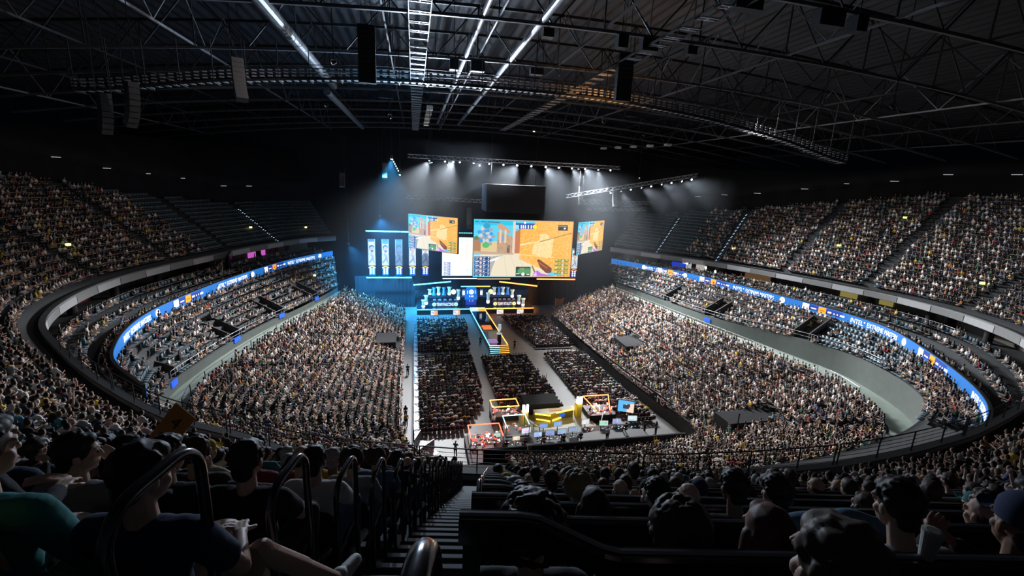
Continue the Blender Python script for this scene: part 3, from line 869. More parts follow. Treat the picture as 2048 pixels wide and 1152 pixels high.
cb = empty('centre_board', (12.4, 96.6, 1.2), label='blue house-shaped score board at the middle of the stage', cat='screen')
g = MB(); g.prism([(-1.4, 1.2), (1.4, 1.2), (1.25, 3.4), (.95, 3.95), (-.95, 3.95), (-1.25, 3.4)], (0, .1, 0), (1, 0, 0), (0, 0, 1), (0, .5, 0)); cbb = g.build('board', BLUE_E, cb)
g = MB(); g.box((0, .35, .6), (2.3, .5, 1.2)); cbs = g.build('base', NAVY_E, cb)
def letters(parent, txt, x, z, h, m, y=0.05, name='lettering'):
    V, F, w_ = text_mesh(txt, h, None, .03)
    g = MB(); g.add([(v.x - w_ / 2 + x, y - v.z, z + v.y) for v in V], F); return g.build(name, m, parent)
letters(cbb, '1', -.85, 2.55, .75, WHITE_T); letters(cbb, '1', .85, 2.55, .75, WHITE_T); letters(cbb, '9:40', 0, 1.75, .42, WHITE_T)
g = MB(); g.tube([(.45 * math.cos(t), .05, 2.95 + .45 * math.sin(t)) for t in np.linspace(0, 2 * math.pi, 17)[:-1]], .09, 6, close=True); g.build('ring', WHITE_T, cbb)
g = MB(); g.lathe([(.24, 0), (.24, .04)], (0, .05, 2.95), 14, R=Matrix.Rotation(math.pi / 2, 3, 'X')); g.build('emblem', WHITE_T, cbb)
letters(cbs, '1 : 1', 0, .75, .4, WHITE_T, .08)

COLG = mat('milky glass', (.55, .68, .70), .25, emit=(.35, .62, .68), estr=.42)
COLB = mat('blue glass', (.05, .2, .5), .25, emit=(.02, .16, .55), estr=.7)
LAMPW = mat('white column lamp', (.9, .95, .95), .4, emit=(.85, 1.0, 1.0), estr=1.5)
def vase(px, z0, z1, blue, label):
    h = z1 - z0; r = .42
    root = empty('glass_column', (px, 97.5 if z0 > 2 else 94.9, z0), label=label, cat='lamp', group='glass columns on the stage')
    g = MB(); g.lathe([(r * .8, h * .3), (r * .72, h * .55), (r * .78, h * .8), (r * 1.25, h)] if not blue else [(r, h * .1), (r * .7, h * .25), (r * .65, h * .8), (r, h)], n=14); g.build('glass', COLB if blue else COLG, root, smooth=True)
    g = MB(); g.lathe([(r * .6, 0), (r * .85, h * .08), (r * .82, h * .3)] if not blue else [(r * 1.1, 0), (r * 1.1, h * .1)], n=14); g.build('lamp', COLB if blue else LAMPW, root, smooth=True)
# (x, z0, z1) on the left and right of the centre
LV = [(5.25, 3.3, 5.1), (7.6, 3.3, 5.1), (3.35, 3.4, 4.6), (2.5, 1.9, 3.9), (1.9, 1.25, 2.9), (9.6, 2.2, 4.5)]
RV = [(17.7, 3.3, 5.0), (19.7, 3.3, 5.0), (15.9, 2.0, 4.4), (21.9, 2.6, 4.4), (22.9, 1.7, 3.7), (23.9, 1.25, 3.0)]
LN_ = ['tall one standing left behind the desk', 'tall one right behind the desk', 'short one beyond the desk end', 'low one beside the stage corner', 'lowest one at the stage corner', 'slim one between desk and centre board']
for k, (x, z0, z1) in enumerate(LV): vase(x, z0, z1, False, 'milky glass column at left team desk, ' + LN_[k])
for k, (x, z0, z1) in enumerate(RV): vase(x, z0, z1, False, 'milky glass column at right team desk, ' + LN_[k])
for x, s in ((4.25, 'left team desk, left one'), (6.4, 'left team desk, right one'), (18.8, 'right team desk, left one'), (20.8, 'right team desk, right one')): vase(x, 3.3, 5.0, True, 'blue glass column behind the ' + s)
for x, m, s in ((8.5, LOGO_Y, 'left'), (16.8, LOGO_Y, 'right')):
    lg = empty('emblem_lamp', (x, 97.2, 4.1), label='round yellow emblem lamp inside of the %s team desk' % s, cat='lamp')
    g = MB(); g.lathe([(.55, 0), (.55, .12)], (0, 0, 0), 18, R=Matrix.Rotation(math.pi / 2, 3, 'X')); g.build('disc', m, lg)
    g = MB(); g.tube([(0, .05, -.5), (0, .05, -2.9)], .05, 6); g.build('pole', BLK, lg)
for x, s in ((10.7, 'left'), (14.7, 'right')):
    lg = empty('banner_lamp', (x, 97, 3.2), label='white banner lamp with blue ends %s of the centre board' % s, cat='lamp')
    g = MB(); g.box((0, 0, .7), (.5, .15, .95)); g.build('panel', WHITE_T, lg)
    for z in (.05, 1.4):
        g = MB(); g.box((0, 0, z), (.6, .16, .18)); g.build('cap', COLB, lg)
    g = MB(); g.tube([(0, .05, 0), (0, .05, -2.0)], .05, 6); g.build('pole', BLK, lg)
# dark drape legs either side of the stage
for x0, x1, s in ((-12.5, 0.2, 'left'), (26.4, 38.5, 'right')):
    n = int((x1 - x0) / .4); g = MB()
    pts = [(x0 + (x1 - x0) * k / n, 99.9 + .12 * (k % 2)) for k in range(n + 1)]
    g.prism(pts + [(x, 100.3) for x, _ in pts[::-1]], (0, 0, 0), (1, 0, 0), (0, 1, 0), (0, 0, 7.0)); thing('stage_drape', g, DRAPE, 'black drape closing the %s side of the stage' % s, 'curtain')
# ------------------------------------------------------------------ truss lamps (each with its own light)
HOUSE = mat('black lamp housing', (0.02, 0.02, 0.022), 0.4)
def truss_lamp(loc, aim, energy, col, size, label, lens=1.0, blend=0.9, group='lamps on the stage truss', sc=1.0, glow=None, drop=None):
    loc = Vector(loc); aim = Vector(aim)
    root = empty('truss_lamp', loc, label=label, cat='lamp', group=group)
    q = (aim - loc).to_track_quat('-Z', 'Y')
    R = q.to_matrix()
    g = MB(); g.box((0, 0, .32 * sc), (.5 * sc, .12, .06)); g.box((-.23 * sc, 0, .16 * sc), (.04, .1, .34 * sc)); g.box((.23 * sc, 0, .16 * sc), (.04, .1, .34 * sc)); g.build('yoke', HOUSE, root)
    g = MB(); g.lathe([(.12 * sc, .28 * sc), (.18 * sc, .2 * sc), (.19 * sc, -.12 * sc), (.2 * sc, -.16 * sc)], n=12, R=R); hd_ = g.build('head', HOUSE, root)
    lm = mat('lens %s %.1f' % (str(tuple(round(c, 2) for c in (glow or col))), lens), (.8, .8, .8), .3, emit=glow or col, estr=lens)
    g = MB(); g.lathe([(.17 * sc, -.165 * sc), (.10 * sc, -.215 * sc), (.02 * sc, -.23 * sc)], n=12, R=R); g.build('lens', lm, hd_)
    if drop:
        g = MB(); g.tube([(0, 0, .3 * sc), (0, 0, drop - loc.z)], .035, 6); g.build('drop_pole', STEEL, root)
    if energy:
        ld = bpy.data.lights.new('beam', 'SPOT')
        ld.energy = energy; ld.color = col; ld.spot_size = math.radians(size); ld.spot_blend = blend; ld.shadow_soft_size = .25
        lo = bpy.data.objects.new('beam', ld); COL.objects.link(lo)
        lo.parent = root; lo.rotation_mode = 'QUATERNION'; lo.rotation_quaternion = q
        lo.location = R @ Vector((0, 0, -.3 * sc))
    return root
LX = [(2.9, 8), (5.6, 6), (7.2, 12), (8.3, 8), (10.9, 8), (13.8, 8), (16.5, 34), (19.2, 46), (21.9, 34), (24.7, 30), (27.4, 44), (30.0, 32), (32.7, 16), (35.5, 12), (38.1, 8)]
AIMS = [(-14, 62, 4), None, (-12, 45, 4), None, (6, 60, 0), None, (14, 55, 0), (-8, 50, 3), (20, 52, 0), (34, 48, 3), (26, 58, 0), (40, 60, 5), (38, 44, 5), (36, 72, 4), None]
EN = [1.7, 0, 1.7, 0, .22, 0, .2, 1.5, .2, 1.6, .25, 1.7, 1.6, 1.3, 0]
COOL = (0.93, 0.96, 1.0)
for k, (x, lens) in enumerate(LX):
    a = AIMS[k] or (14, 40, 0)
    truss_lamp((x, 86, 31.45), a, EN[k] * KEY, COOL if k != 6 else (1, .9, .82), 62, '%s lamp from the left on the long stage truss' % ordw(k + 1), lens * .5)
truss_lamp((-3.6, 80, 31.4), (-5, 93, 0), KEY * 2.2, (0.08, 0.5, 1.0), 74, 'brightest lamp, hung alone left of the stage truss', 30, drop=42, sc=1.5, glow=(1, 1, .75))
truss_lamp((-2.2, 80, 28.7), (-9, 62, 6), 0, (0.2, 0.6, 1.0), 60, 'small blue white lamp at the foot of the left lamp ladder', 5, drop=42)
ll = empty('lamp_ladder', (-2.85, 80, 30))
g = MB(); g.bar((-.75, .1, 1.3), (.6, .1, -1.3), .06); g.bar((-.6, .1, 1.2), (-.6, .1, 12), .05); g.build('rail', STEEL, ll)
for k in range(6):
    f = k / 6; g = MB(); g.box((-.55 + 1.1 * f, 0, 1 - 2.1 * f), (.16, .16, .2)); g.build('lamp', mat('dim cyan lamps', (.5, .7, .8), .4, emit=(.6, .9, 1), estr=3.0), ll)
tag(ll, 'slanting ladder of small lamps below the brightest lamp', 'lamp')

def truss(name, a, b, size, label, bays=None, m=STEELL, group=None, r=.045):
    a, b = Vector(a), Vector(b)
    mid = (a + b) / 2
    root = empty(name, mid, label=label, cat='truss', group=group)
    d = (b - a); L = d.length; d.normalize()
    s = d.cross(Vector((0, 0, 1))).normalized() * size / 2
    u = Vector((0, 0, size / 2))
    for sy, uz_ in ((1, 1), (1, -1), (-1, 1), (-1, -1)):
        g = MB(); g.tube([a - mid + s * sy + u * uz_, b - mid + s * sy + u * uz_], r, 6); g.build('chord', m, root)
    g = MB(); n = bays or int(L / size)
    for i in range(n):
        p0 = a - mid + d * (L * i / n); p1 = a - mid + d * (L * (i + 1) / n)
        for sy in (1, -1):
            e = (1, -1) if i % 2 else (-1, 1)
            g.bar(p0 + s * sy + u * e[0], p1 + s * sy + u * e[1], r * 1.1)
        g.bar(p0 + s + u, p0 - s + u, r); g.bar(p0 + s - u, p0 - s - u, r)
    g.build('lacing', m, root)
    return root
truss('lighting_truss', (-1, 86, 32.0), (40, 86, 31.9), .6, 'long silver truss carrying the row of lamps above the stage')
truss('lighting_truss', (28, 82, 26.1), (52, 78, 31.0), .6, 'slanting truss of lamps right of the stage')
for k in range(9):
    f = .34 + .62 * k / 8
    p = Vector((28, 82, 26.1)) * (1 - f) + Vector((52, 78, 31.0)) * f
    aim = ((34, 60, 3), (44, 70, 12), (30, 50, 2), (52, 60, 18), (40, 52, 5), (56, 50, 20), (48, 40, 8), (60, 62, 22), (50, 30, 12))[k]
    truss_lamp(p - Vector((0, 0, .6)), aim, KEY * (.0, .6, 0, .6, 0, .5, 0, .5, .2)[k], COOL, 60, '%s lamp from the left on the slanting right truss' % ordw(k + 1), (8, 3, 10, 3, 10, 4, 12, 20, 24)[k] * .4,
               group='lamps on the slanting truss')
truss('lighting_truss', (-1.5, 92, 24.6), (14, 92, 24.2), .6, 'dim truss above the left hanging screen')
truss('lighting_truss', (36, 92, 23.2), (50, 92, 23.8), .6, 'lower truss right of the main screen', m=STEELL)
truss('lighting_truss', (34, 90, 24.8), (50, 90, 25.2), .6, 'upper truss right of the main screen', m=STEELL)

# general dim light: fill lamps added under the roof over tiers and desks
def fill_lamp(loc, aim, e, col, label, size=110):
    return truss_lamp(loc, aim, e, col, size, label, .6, 1.0, 'added fill lamps under the roof', .8, drop=float(zr(loc[0])) - .1)
fill_lamp((-10, 60, 36), (-38, 62, 20), KEY * FILL_L * .75, (1, .88, .85), 'added fill lamp under the roof over the far left tier')
fill_lamp((-6, 40, 36.5), (-36, 42, 20), KEY * FILL_L * .35, (1, .86, .85), 'added fill lamp under the roof over the near left tier')
fill_lamp((34, 66, 36), (60, 68, 20), KEY * FILL_L * 1.15, (.97, .97, 1), 'added fill lamp under the roof over the far right tier')
fill_lamp((34, 46, 36), (64, 46, 20), KEY * FILL_L * .8, (1, .96, .95), 'added fill lamp under the roof over the middle right tier')
fill_lamp((36, 30, 35), (62, 26, 20), KEY * FILL_L * .25, (1, .9, .9), 'added fill lamp under the roof over the near right tier')
fill_lamp((14, 52, 38), (14, 40, 4), KEY * .08, (1, .97, .92), 'added fill lamp under the roof over the mixing desks', 80)

# ------------------------------------------------------------------ roof steel
def arc_z(x): return float(zr(x))
TY = [8, 17, 26, 35, 46.5, 55, 64, 73, 82, 91, 100, 109]
roof_proto = None
XS = np.linspace(-50, 78, 33)
def make_roof_truss():
    root = empty('roof_truss', (14, 0, 0), label='roof truss', cat='truss', group='arched roof trusses')
    bot = [(x - 14, 0, arc_z(x) - 6.6) for x in XS]; topc = [(x - 14, 0, arc_z(x) - 2.0) for x in XS]
    g = MB()
    for i in range(len(XS) - 1): g.bar(bot[i], bot[i + 1], .22, .22)
    g.build('bottom_chord', mat('grey chord steel', (.13, .135, .145), .4, .3), root)
    g = MB()
    for i in range(len(XS) - 1): g.bar(topc[i], topc[i + 1], .25, .25)
    g.build('top_chord', STEEL, root)
    g = MB()
    for i in range(len(XS) - 1):
        if i % 2: g.bar(bot[i], topc[i + 1], .1)
        else: g.bar(topc[i], bot[i + 1], .1)
        if i % 2 == 0: g.bar(bot[i], topc[i], .09)
    g.build('web', STEEL, root)
    return root
for i, y in enumerate(TY):
    o = make_roof_truss() if i == 0 else copy_tree(rt_)
    if i == 0: rt_ = o
    o.location.y = y
    o['label'] = 'arched steel roof truss, %s from the camera end' % ordw(i + 1)
for i, x in enumerate(range(-42, 74, 8)):
    z = arc_z(x) - 6.45
    g = MB(); g.bar((x, 0, z), (x, 113, z), .12, .16)
    for y in range(4, 112, 9): g.bar((x, y, z), (x, y + 4.5, arc_z(x) - 2.2), .07); g.bar((x, y + 4.5, arc_z(x) - 2.2), (x, y + 9, z), .07)
    thing('roof_purlin', g, STEEL if i % 3 else mat('grey roof steel', (.26, .27, .29), .4, .3), '%s long roof purlin from the left, running towards the stage' % ordw(i + 1), 'beam', 'long roof purlins')
for x, r, z, nm in ((-9.4, .42, 38.6, 'left'), (-9.2, .36, 36.9, 'far left'), (4.9, .2, 39.5, 'middle white'), (9.2, .26, 39.6, 'right white')):
    y0, y1 = (20, 62) if nm != 'far left' else (56, 92)
    if 'white' in nm: y0, y1 = 6, 100
    prof = []
    g = MB(); n = int((y1 - y0) / .6)
    g.tube([(x, y0 + (y1 - y0) * k / n, z) for k in range(n + 1)], [r * (1.0 if k % 2 else 1.06) for k in range(n + 1)], 12)
    thing('ventilation_duct', g, mat('galvanised duct', (.36, .37, .39), .4, .5) if 'white' in nm else mat('grey duct', (.12, .125, .135), .5, .3), nm + ' ribbed round air duct under the roof', 'duct')
def ladder(x0, x1, y0, y1, z, m, label, step=2.0):
    root = empty('cable_tray', ((x0 + x1) / 2, (y0 + y1) / 2, z), label=label, cat='cable tray')
    o = root.location
    for x in (x0, x1):
        g = MB(); g.bar(Vector((x, y0, z)) - o, Vector((x, y1, z)) - o, .06, .16); g.build('side_rail', STEEL, root)
    y = y0
    while y < y1:
        g = MB()
        for dy in (0, .38): g.bar(Vector((x0, y + dy, z)) - o, Vector((x1, y + dy, z)) - o, .10, .10)
        for x in (x0, (x0 + x1) / 2, x1): g.bar(Vector((x, y - .1, z)) - o, Vector((x, y + .5, z)) - o, .06, .08)
        g.build('rung', m, root)
        y += step
    return root
RUNG = mat('pale tray rung', (.6, .62, .64), .35, .4)
ladder(-.25, 1.15, 5, 108, 38.6, RUNG, 'long cable tray with pale rungs, running over the left aisle to the stage')
ladder(17.4, 18.8, 12, 98, 38.6, RUNG, 'cable tray with orange tinted rungs right of the middle')
for k in range(5):
    g = MB(); g.box((2.0, 60 + 4.2 * k, 36.6), (.75, .9, .5)); thing('roof_box', g, mat('cream box', (.75, .72, .62), .6), 'cream fixture box under the roof, %s from the camera' % ordw(k + 1), 'fixture', 'cream boxes beside the left cable tray')
for k in range(5):
    g = MB(); g.box((36 - 1.2 * k, 62 + 3 * k, 34.4), (.8, .8, .3)); thing('roof_box', g, mat('pale box', (.7, .75, .78), .5), 'pale square fixture under the right roof, %s from the right' % ordw(k + 1), 'fixture', 'pale squares under the right roof')

# the curved lighting bridge across the hall
BR = [(-26, 33.6), (-22.5, 34.1), (-17, 35.1), (-11, 35.75), (-5, 36.3), (-1, 36.5), (4, 36.55), (10, 36.6), (15.5, 36.55), (20, 36.4), (28, 35.7), (32.5, 35.1), (40, 33.9), (49, 31.7)]
bx = np.arange(-26, 49, .62); bz = np.interp(bx, [p[0] for p in BR], [p[1] for p in BR])
bz = np.convolve(np.pad(bz, 4, 'edge'), np.ones(9) / 9, 'valid')
br = empty('lighting_bridge', (14, 45, 36), label='curved grated lighting bridge across the hall under the roof', cat='walkway')
def brb(nm, g, m): o = g.build(nm, m, br); o.location = -br.location
for y in (44.4, 45.6):
    g = MB()
    for i in range(len(bx) - 1): g.bar((bx[i], y, bz[i]), (bx[i + 1], y, bz[i + 1]), .07, .18)
    brb('side_beam', g, STEEL)
    g = MB()
    for i in range(len(bx) - 1): g.bar((bx[i], y, bz[i] + 1.1), (bx[i + 1], y, bz[i + 1] + 1.1), .05)
    brb('hand_rail', g, STEEL)
g = MB()
for i in range(len(bx)):
    for dy in (-.45, -.2, .05, .3): g.box((bx[i], 45 + dy, bz[i]), (.34, .15, .05))
brb('grating', g, RUNG)
g = MB()
for i in range(len(bx)):
    for dz in (.28, .52, .76): g.box((bx[i], 44.4, bz[i] + dz), (.36, .04, .10))
brb('side_lattice', g, RUNG)
for i in range(0, len(bx), 4):
    g = MB()
    g.bar((bx[i], 44.4, bz[i]), (bx[i], 44.4, arc_z(bx[i]) - 6.5), .06); g.bar((bx[i], 44.3, bz[i] - .1), (bx[i], 45.7, bz[i] - .1), .1); brb('hanger', g, STEEL)
# lamps added to light roof and bridge: blue ones left of the middle, an orange one right
truss_lamp((-2, 43, 33.2), (-2, 46.5, 37), KEY * .012, (.12, .55, 1), 150, 'added blue lamp lighting the bridge from below', 1.2, group='added roof wash lamps', drop=40.5, sc=.7)
truss_lamp((2, 60, 30.0), (-4, 30, 44), KEY * .6, (.62, .78, 1), 120, 'added pale blue lamp washing the roof left of the middle', .5, group='added roof wash lamps', drop=40.5, sc=.7)
truss_lamp((17.5, 42, 34), (18, 46, 38), KEY * .02, (1, .45, .15), 140, 'added orange lamp lighting the bridge and right cable tray', .8, group='added roof wash lamps', drop=40.5, sc=.7)
truss_lamp((32, 62, 29.5), (40, 46, 40), KEY * .012, (1, .85, .8), 120, 'added warm white lamp washing the right roof', .5, group='added roof wash lamps', drop=40.5, sc=.7)
truss_lamp((6, 84, 30.5), (8, 60, 44), KEY * .06, (.7, .85, 1), 120, 'added cold white lamp washing the roof towards the stage', .6, group='added roof wash lamps', drop=40.5, sc=.7)

# hanging loudspeakers
GRILLE = mat('speaker grille', (.03, .03, .032), .7)
def line_array(x, y, ztop, n, label, m, curve=.05, wdt=1.1, rz=0.0):
    root = empty('loudspeaker_array', (x, y, ztop), rz, label=label, cat='loudspeaker', group='hanging loudspeakers')
    p = Vector((0, 0, 0)); a = 0.0
    for k in range(n):
        R = Matrix.Rotation(a, 3, 'X')
        c = p + R @ Vector((0, 0, -.17))
        g = MB(); g.box(c, (wdt, .55, .32), 0, R); cbn = g.build('cabinet', m, root)
        g = MB(); g.box(c + R @ Vector((0, .285, 0)), (wdt * .92, .02, .26), 0, R); g.build('grille', GRILLE, cbn)
        p = p + R @ Vector((0, 0, -.35)); a -= curve * (1 + k * .25)
    g = MB()
    for sx in (-.4, .4): g.bar((sx, 0, 0), (sx * .3, 0, float(zr(x)) - .2 - ztop), .04)
    g.build('hoist_cable', STEEL, root)
    return root
SPK = mat('grey speaker cabinet', (.07, .072, .075), .6)
line_array(-12.8, 40, 36.2, 9, 'grey curved loudspeaker array hanging left, lit from the stage', SPK, .035, .8, .5)
line_array(-3.5, 40, 39.4, 12, 'large black loudspeaker array hanging left of the long cable tray', BLK, .0, 1.3)
line_array(18.2, 40, 39.4, 11, 'large black loudspeaker array hanging right of the middle', BLK, .0, 1.4)
line_array(-19, 35, 32.4, 7, 'dim loudspeaker array hanging at the far left', SPK, -.05, .6, .9)
line_array(-17.4, 35, 33.2, 8, 'second dim loudspeaker array at the far left', SPK, -.06, .6, .9)
line_array(31.5, 84, 28, 10, 'slim loudspeaker array right of the main screen', SPK, .02, .8)
line_array(38.5, 84, 28.5, 12, 'slim loudspeaker array beside the slanting truss', SPK, .02, .8)
line_array(10.2, 86, 23.2, 12, 'curved loudspeaker array between left screen and main screen', SPK, .04, .9)
line_array(-4.9, 84, 30.5, 8, 'loudspeaker array hanging left of the stage in blue haze', SPK, .05, .8)
line_array(-12.0, 84, 28.5, 7, 'loudspeaker array at far left of the stage', SPK, .05, .8)
hb = empty('hanging_cube', (17.3, 80, 25.4), label='dark hanging score cube, switched off, above the main screen', cat='screen')
g = MB(); g.box((0, 0, 0), (10.2, 6, 4.7)); g.build('casing', mat('charcoal casing', (.035, .037, .042), .6), hb)
g = MB(); g.box((-5.14, 0, 0), (.08, 5.6, 4.5)); g.build('side_screen_face', mat('dark blue glass', (.05, .09, .15), .3), hb)
g = MB(); g.box((0, -3.04, 0), (9.9, .06, 4.4)); g.build('front_screen_face', mat('unlit screen', (.03, .032, .036), .4), hb)
g = MB()
for sx in (-4, 4): g.bar((sx, 0, 2.3), (sx, 0, 14), .08)
g.build('hoist_cable', STEEL, hb)
# soffit light strips
SOFF = mat('soffit strip light', (.7, .7, .7), .5, emit=(.85, .88, .95), estr=.4)
k = 0
for side in (0, 1):
    k = 0
    for s in (np.arange(9.5, 75, 5.2) if side == 0 else np.arange(FS[-1] - 12, FS[-1] - 88, -5.2)):
        i = int(np.argmin(np.abs(FS - s)))
        tp = float(top[i]) - 1.28; zz = float(ztop[i]) + 3.3
        p = FC[i] + FN[i] * tp
        t = Vector((-FN[i][1], FN[i][0], 0))
        g = MB(); c = Vector((p[0], p[1], zz)); g.bar(c - t * .6, c + t * .6, .08, .08)
        k += 1
        thing('strip_light', g, SOFF, 'dim strip light under the %s soffit, %s from the stage end' % ('left' if side == 0 else 'right', ordw(k)), 'lamp', 'soffit strip lights')
# stair lights in the empty end blocks of the upper tier
STL = mat('blue white stair light', (.6, .7, .9), .5, emit=(.5, .75, 1), estr=1.3)
for s in [a for a in AISLES if a < 24] + [a for a in AISLES if a > FS[-1] - 22]:
    p, nn = at_s(FC, FN, FS, s); jm = utop(p[1])
    sl = empty('stair_lights', (p[0], p[1], 15.6))
    for j in range(jm):
        for h in (0, .5):
            q = p + nn * (uo(j) - .7 + .85 * h); g = MB(); g.box((q[0] - p[0], q[1] - p[1], uz(j) + .29 * h + .06 - 15.6), (.16, .16, .06)); g.build('step_light', STL, sl)
    side = 'left' if s < 40 else 'right'
    q = p + nn * 4
    tag(sl, 'dotted stair lights in empty %s end block, %s from the stage wall' % (side, ordw(1 + sum(1 for a in AISLES if (a < s if side == 'left' else a > s)))), 'lamp', 'stair lights')

# ------------------------------------------------------------------ floor furniture
def barrier(x, y, rz, label):
    root = empty('crowd_barrier', (x, y, 0), rz, label, 'barrier', 'barriers along the left floor aisle')
    g = MB(); g.box((0, 0, .6), (.06, 2.0, 1.1)); g.build('panel', mat('pale barrier panel', (.12, .16, .2), .4, .3), root)
    g = MB(); g.tube([(0, -1, 1.18), (0, 1, 1.18)], .04, 6); g.build('top_tube', STEELL, root)
    g = MB(); g.bar((0, 0, .7), (.7, 0, 0.03), .05); g.box((.4, 0, .02), (.8, 1.6, .03)); g.build('foot', STEELL, root)
for k in range(21): barrier(-.1, 46.5 + 2.06 * k, 0, 'grey crowd barrier along the left floor aisle, %s from the camera' % ordw(k + 3))
barrier(.25, 44.6, -.35, 'grey crowd barrier at the turn of the left aisle'); barrier(1.3, 42.8, -.75, 'nearest grey crowd barrier, turned towards the red booth')
wall_glow = mat('blue barrier glow', (.1, .3, .5), .4, emit=(.03, .42, .95), estr=.8)  # blue light falling on the barrier, put into glowing sheets
for y0, y1, s in ((72, 79, 'upper'), (60.5, 63.5, 'middle'), (82, 87, 'topmost')):
    g = MB(); g.box((.02, (y0 + y1) / 2, .62), (.05, y1 - y0, 1.0)); thing('barrier_glow', g, wall_glow, s + ' blue lit stretch of the left aisle barrier', 'screen')

# banner on the right rail
bn = empty('fan_banner', (29.6, 52, 2.2), label='black cloth banner with white letters on the right stand rail', cat='banner')
def banpt(y, h): # along the rail
    s = s_near(LC, LS, 30, y); q, n_ = at_s(LC, LN, LS, s, -.08); return q
bs0 = s_near(LC, LS, 30.6, 46.0); bs1 = s_near(LC, LS, 28.9, 61)
g = MB(); ribbon_panel(g, LC, LN, LS, bs0, bs1, 1.45, 2.75, -.06, .03); o = g.build('cloth', mat('black banner cloth', (.012, .012, .016), .9, bump=.3, scale=2), bn); o.location = -bn.location
def ban_text(t, h, wdt, s_start, z):
    V, F, _ = text_mesh(t, h, wdt, .01)
    vs = []
    for v in V:
        q, n_ = at_s(LC, LN, LS, s_start - v.x, -.09 - v.z); vs.append((q[0], q[1], z + v.y))
    g = MB(); g.add(vs, F); o = g.build('lettering', mat('white banner paint', (.75, .72, .72), .8), bn); o.location = -bn.location
ban_text('INZ-QUARENZA FURIOSA', .75, 9.2, bs1 - 3.0, 1.72)
ban_text('10', .95, 1.5, bs0 + 1.9, 1.62)
g = MB(); vs = []
for t in np.linspace(-.6, math.pi, 14):
    for rr in (.5, .42):
        q, n_ = at_s(LC, LN, LS, bs1 - 1.5 - rr * math.cos(t), -.1); vs.append((q[0], q[1], 2.05 + rr * math.sin(t)))
g.add(vs, [(2 * i, 2 * i + 1, 2 * i + 3, 2 * i + 2) for i in range(13)]); o = g.build('emblem', mat('white banner paint'), bn); o.location = -bn.location
fl = empty('fan_flag', (29.2, 88, 1.7), label='orange flag on a pole at the far end of the right stand', cat='flag')
g = MB(); g.tube([(0, 0, 0), (0, 0, 3.2)], .04, 6); g.build('pole', STEELL, fl)
g = MB(); g.prism([(0, 1.5), (1.7, 1.9), (1.9, 3.2), (1.0, 2.8), (0, 3.1)], (.03, 0, 0), (1, 0, 0), (0, 0, 1), (0, .03, 0)); g.build('cloth', mat('orange cloth', (.75, .22, .10), .8), fl)
g = MB(); g.box((35.6, 38.2, 2.6), (6.5, 2.6, 3.6)); g.box((33.2, 36.8, 4.5), (.1, .1, 2.2)); thing('entry_enclosure', g, DRAPE, 'black draped enclosure at the corner of the right stand', 'enclosure')
g = MB(); g.box((33.5, 62.5, 3.4), (3.2, 4.6, 1.8)); thing('camera_platform', g, DRAPE, 'dark empty platform in the right stand', 'platform')
# vomitory enclosures in the middle tier with blue signs
VOM = mat('dark vomitory wall', (.06, .058, .055), .8, noise=.3)
VS = mat('blue entrance sign', (.02, .1, .5), .5, emit=(.01, .12, .95), estr=.6)
for i, (x, y) in enumerate(((-22, 45), (-20.9, 57), (-18.6, 67), (-15.8, 76.5), (49.2, 46.5), (45.4, 60), (43.9, 70))):
    s = s_near(WC, WS, x, y); p, nn = at_s(WC, WN, WS, s, .2)
    rz = math.atan2(nn[1], nn[0]); z0 = float(np.interp(s, WS, WC[:, 2]))
    side = 'left' if x < 14 else 'right'
    nth = ordw(i + 1) if x < 14 else ordw(i - 3)
    root = empty('entrance_enclosure', (p[0], p[1], Z_K), rz, '%s dark stair entrance from the camera in the %s middle tier' % (nth, side), 'entrance', 'entrances in the middle tier')
    for sy in (-1.0, 1.0):
        g = MB(); g.prism([(0, 0), (3.6, z0 - Z_K + 1.4), (3.6, z0 - Z_K + 2.6), (0, z0 - Z_K + 1.0)], (0, sy - .08, 0), (1, 0, 0), (0, 0, 1), (0, .16, 0)); g.build('side_wall', VOM, root)
    g = MB(); g.box((3.6, 0, z0 - Z_K + 1.8), (.15, 2.1, 1.7)); g.build('back_wall', VOM, root)
    g = MB(); g.box((-.25, 0, .9), (.1, 1.2, .6)); g.build('sign', VS, root) if (x < 14 or i == 5) else None

# mixing desks and presenter area at the back of the floor
def empty_at(nm, x, y, label, cat, rz=0, z=0): return empty(nm, (x, y, z), rz, label, cat)
RISER = mat('dark riser deck', (.05, .05, .052), .6)
g = MB(); g.box((15.5, 41.6, .45), (20.5, 5.2, .9)); thing('mixing_riser', g, RISER, 'long dark riser under the row of mixing desk monitors', 'platform')
g = MB(); g.box((15.6, 46.2, .2), (11, 4.6, .4)); thing('presenter_riser', g, mat('olive deck', (.13, .12, .06), .5), 'low deck of the presenters with yellow light tubes', 'platform')
mons = [(8.6, 42.6, .75, (.6, .75, .7)), (10.5, 41.7, .8, (1, .8, .6)), (12.0, 43.3, 1.1, (.9, 1, 1)), (13.0, 42.1, .9, (.5, .7, 1)), (14.2, 44.0, 1.0, (.25, .4, .75)), (15.9, 44.1, 1.0, (.35, .5, .9)),
        (14.4, 42.2, 1.0, (.3, .45, .75)), (15.8, 42.3, 1.0, (.4, .6, .8)), (17.2, 42.6, 1.0, (.35, .55, .75)), (19.3, 44.2, 1.0, (.85, .9, 1)), (21.3, 43.6, 1.0, (.8, .8, .95)), (23.0, 43.8, 1.0, (.45, .5, .85)), (25.2, 44.2, 1.1, (.8, .9, 1.0))]
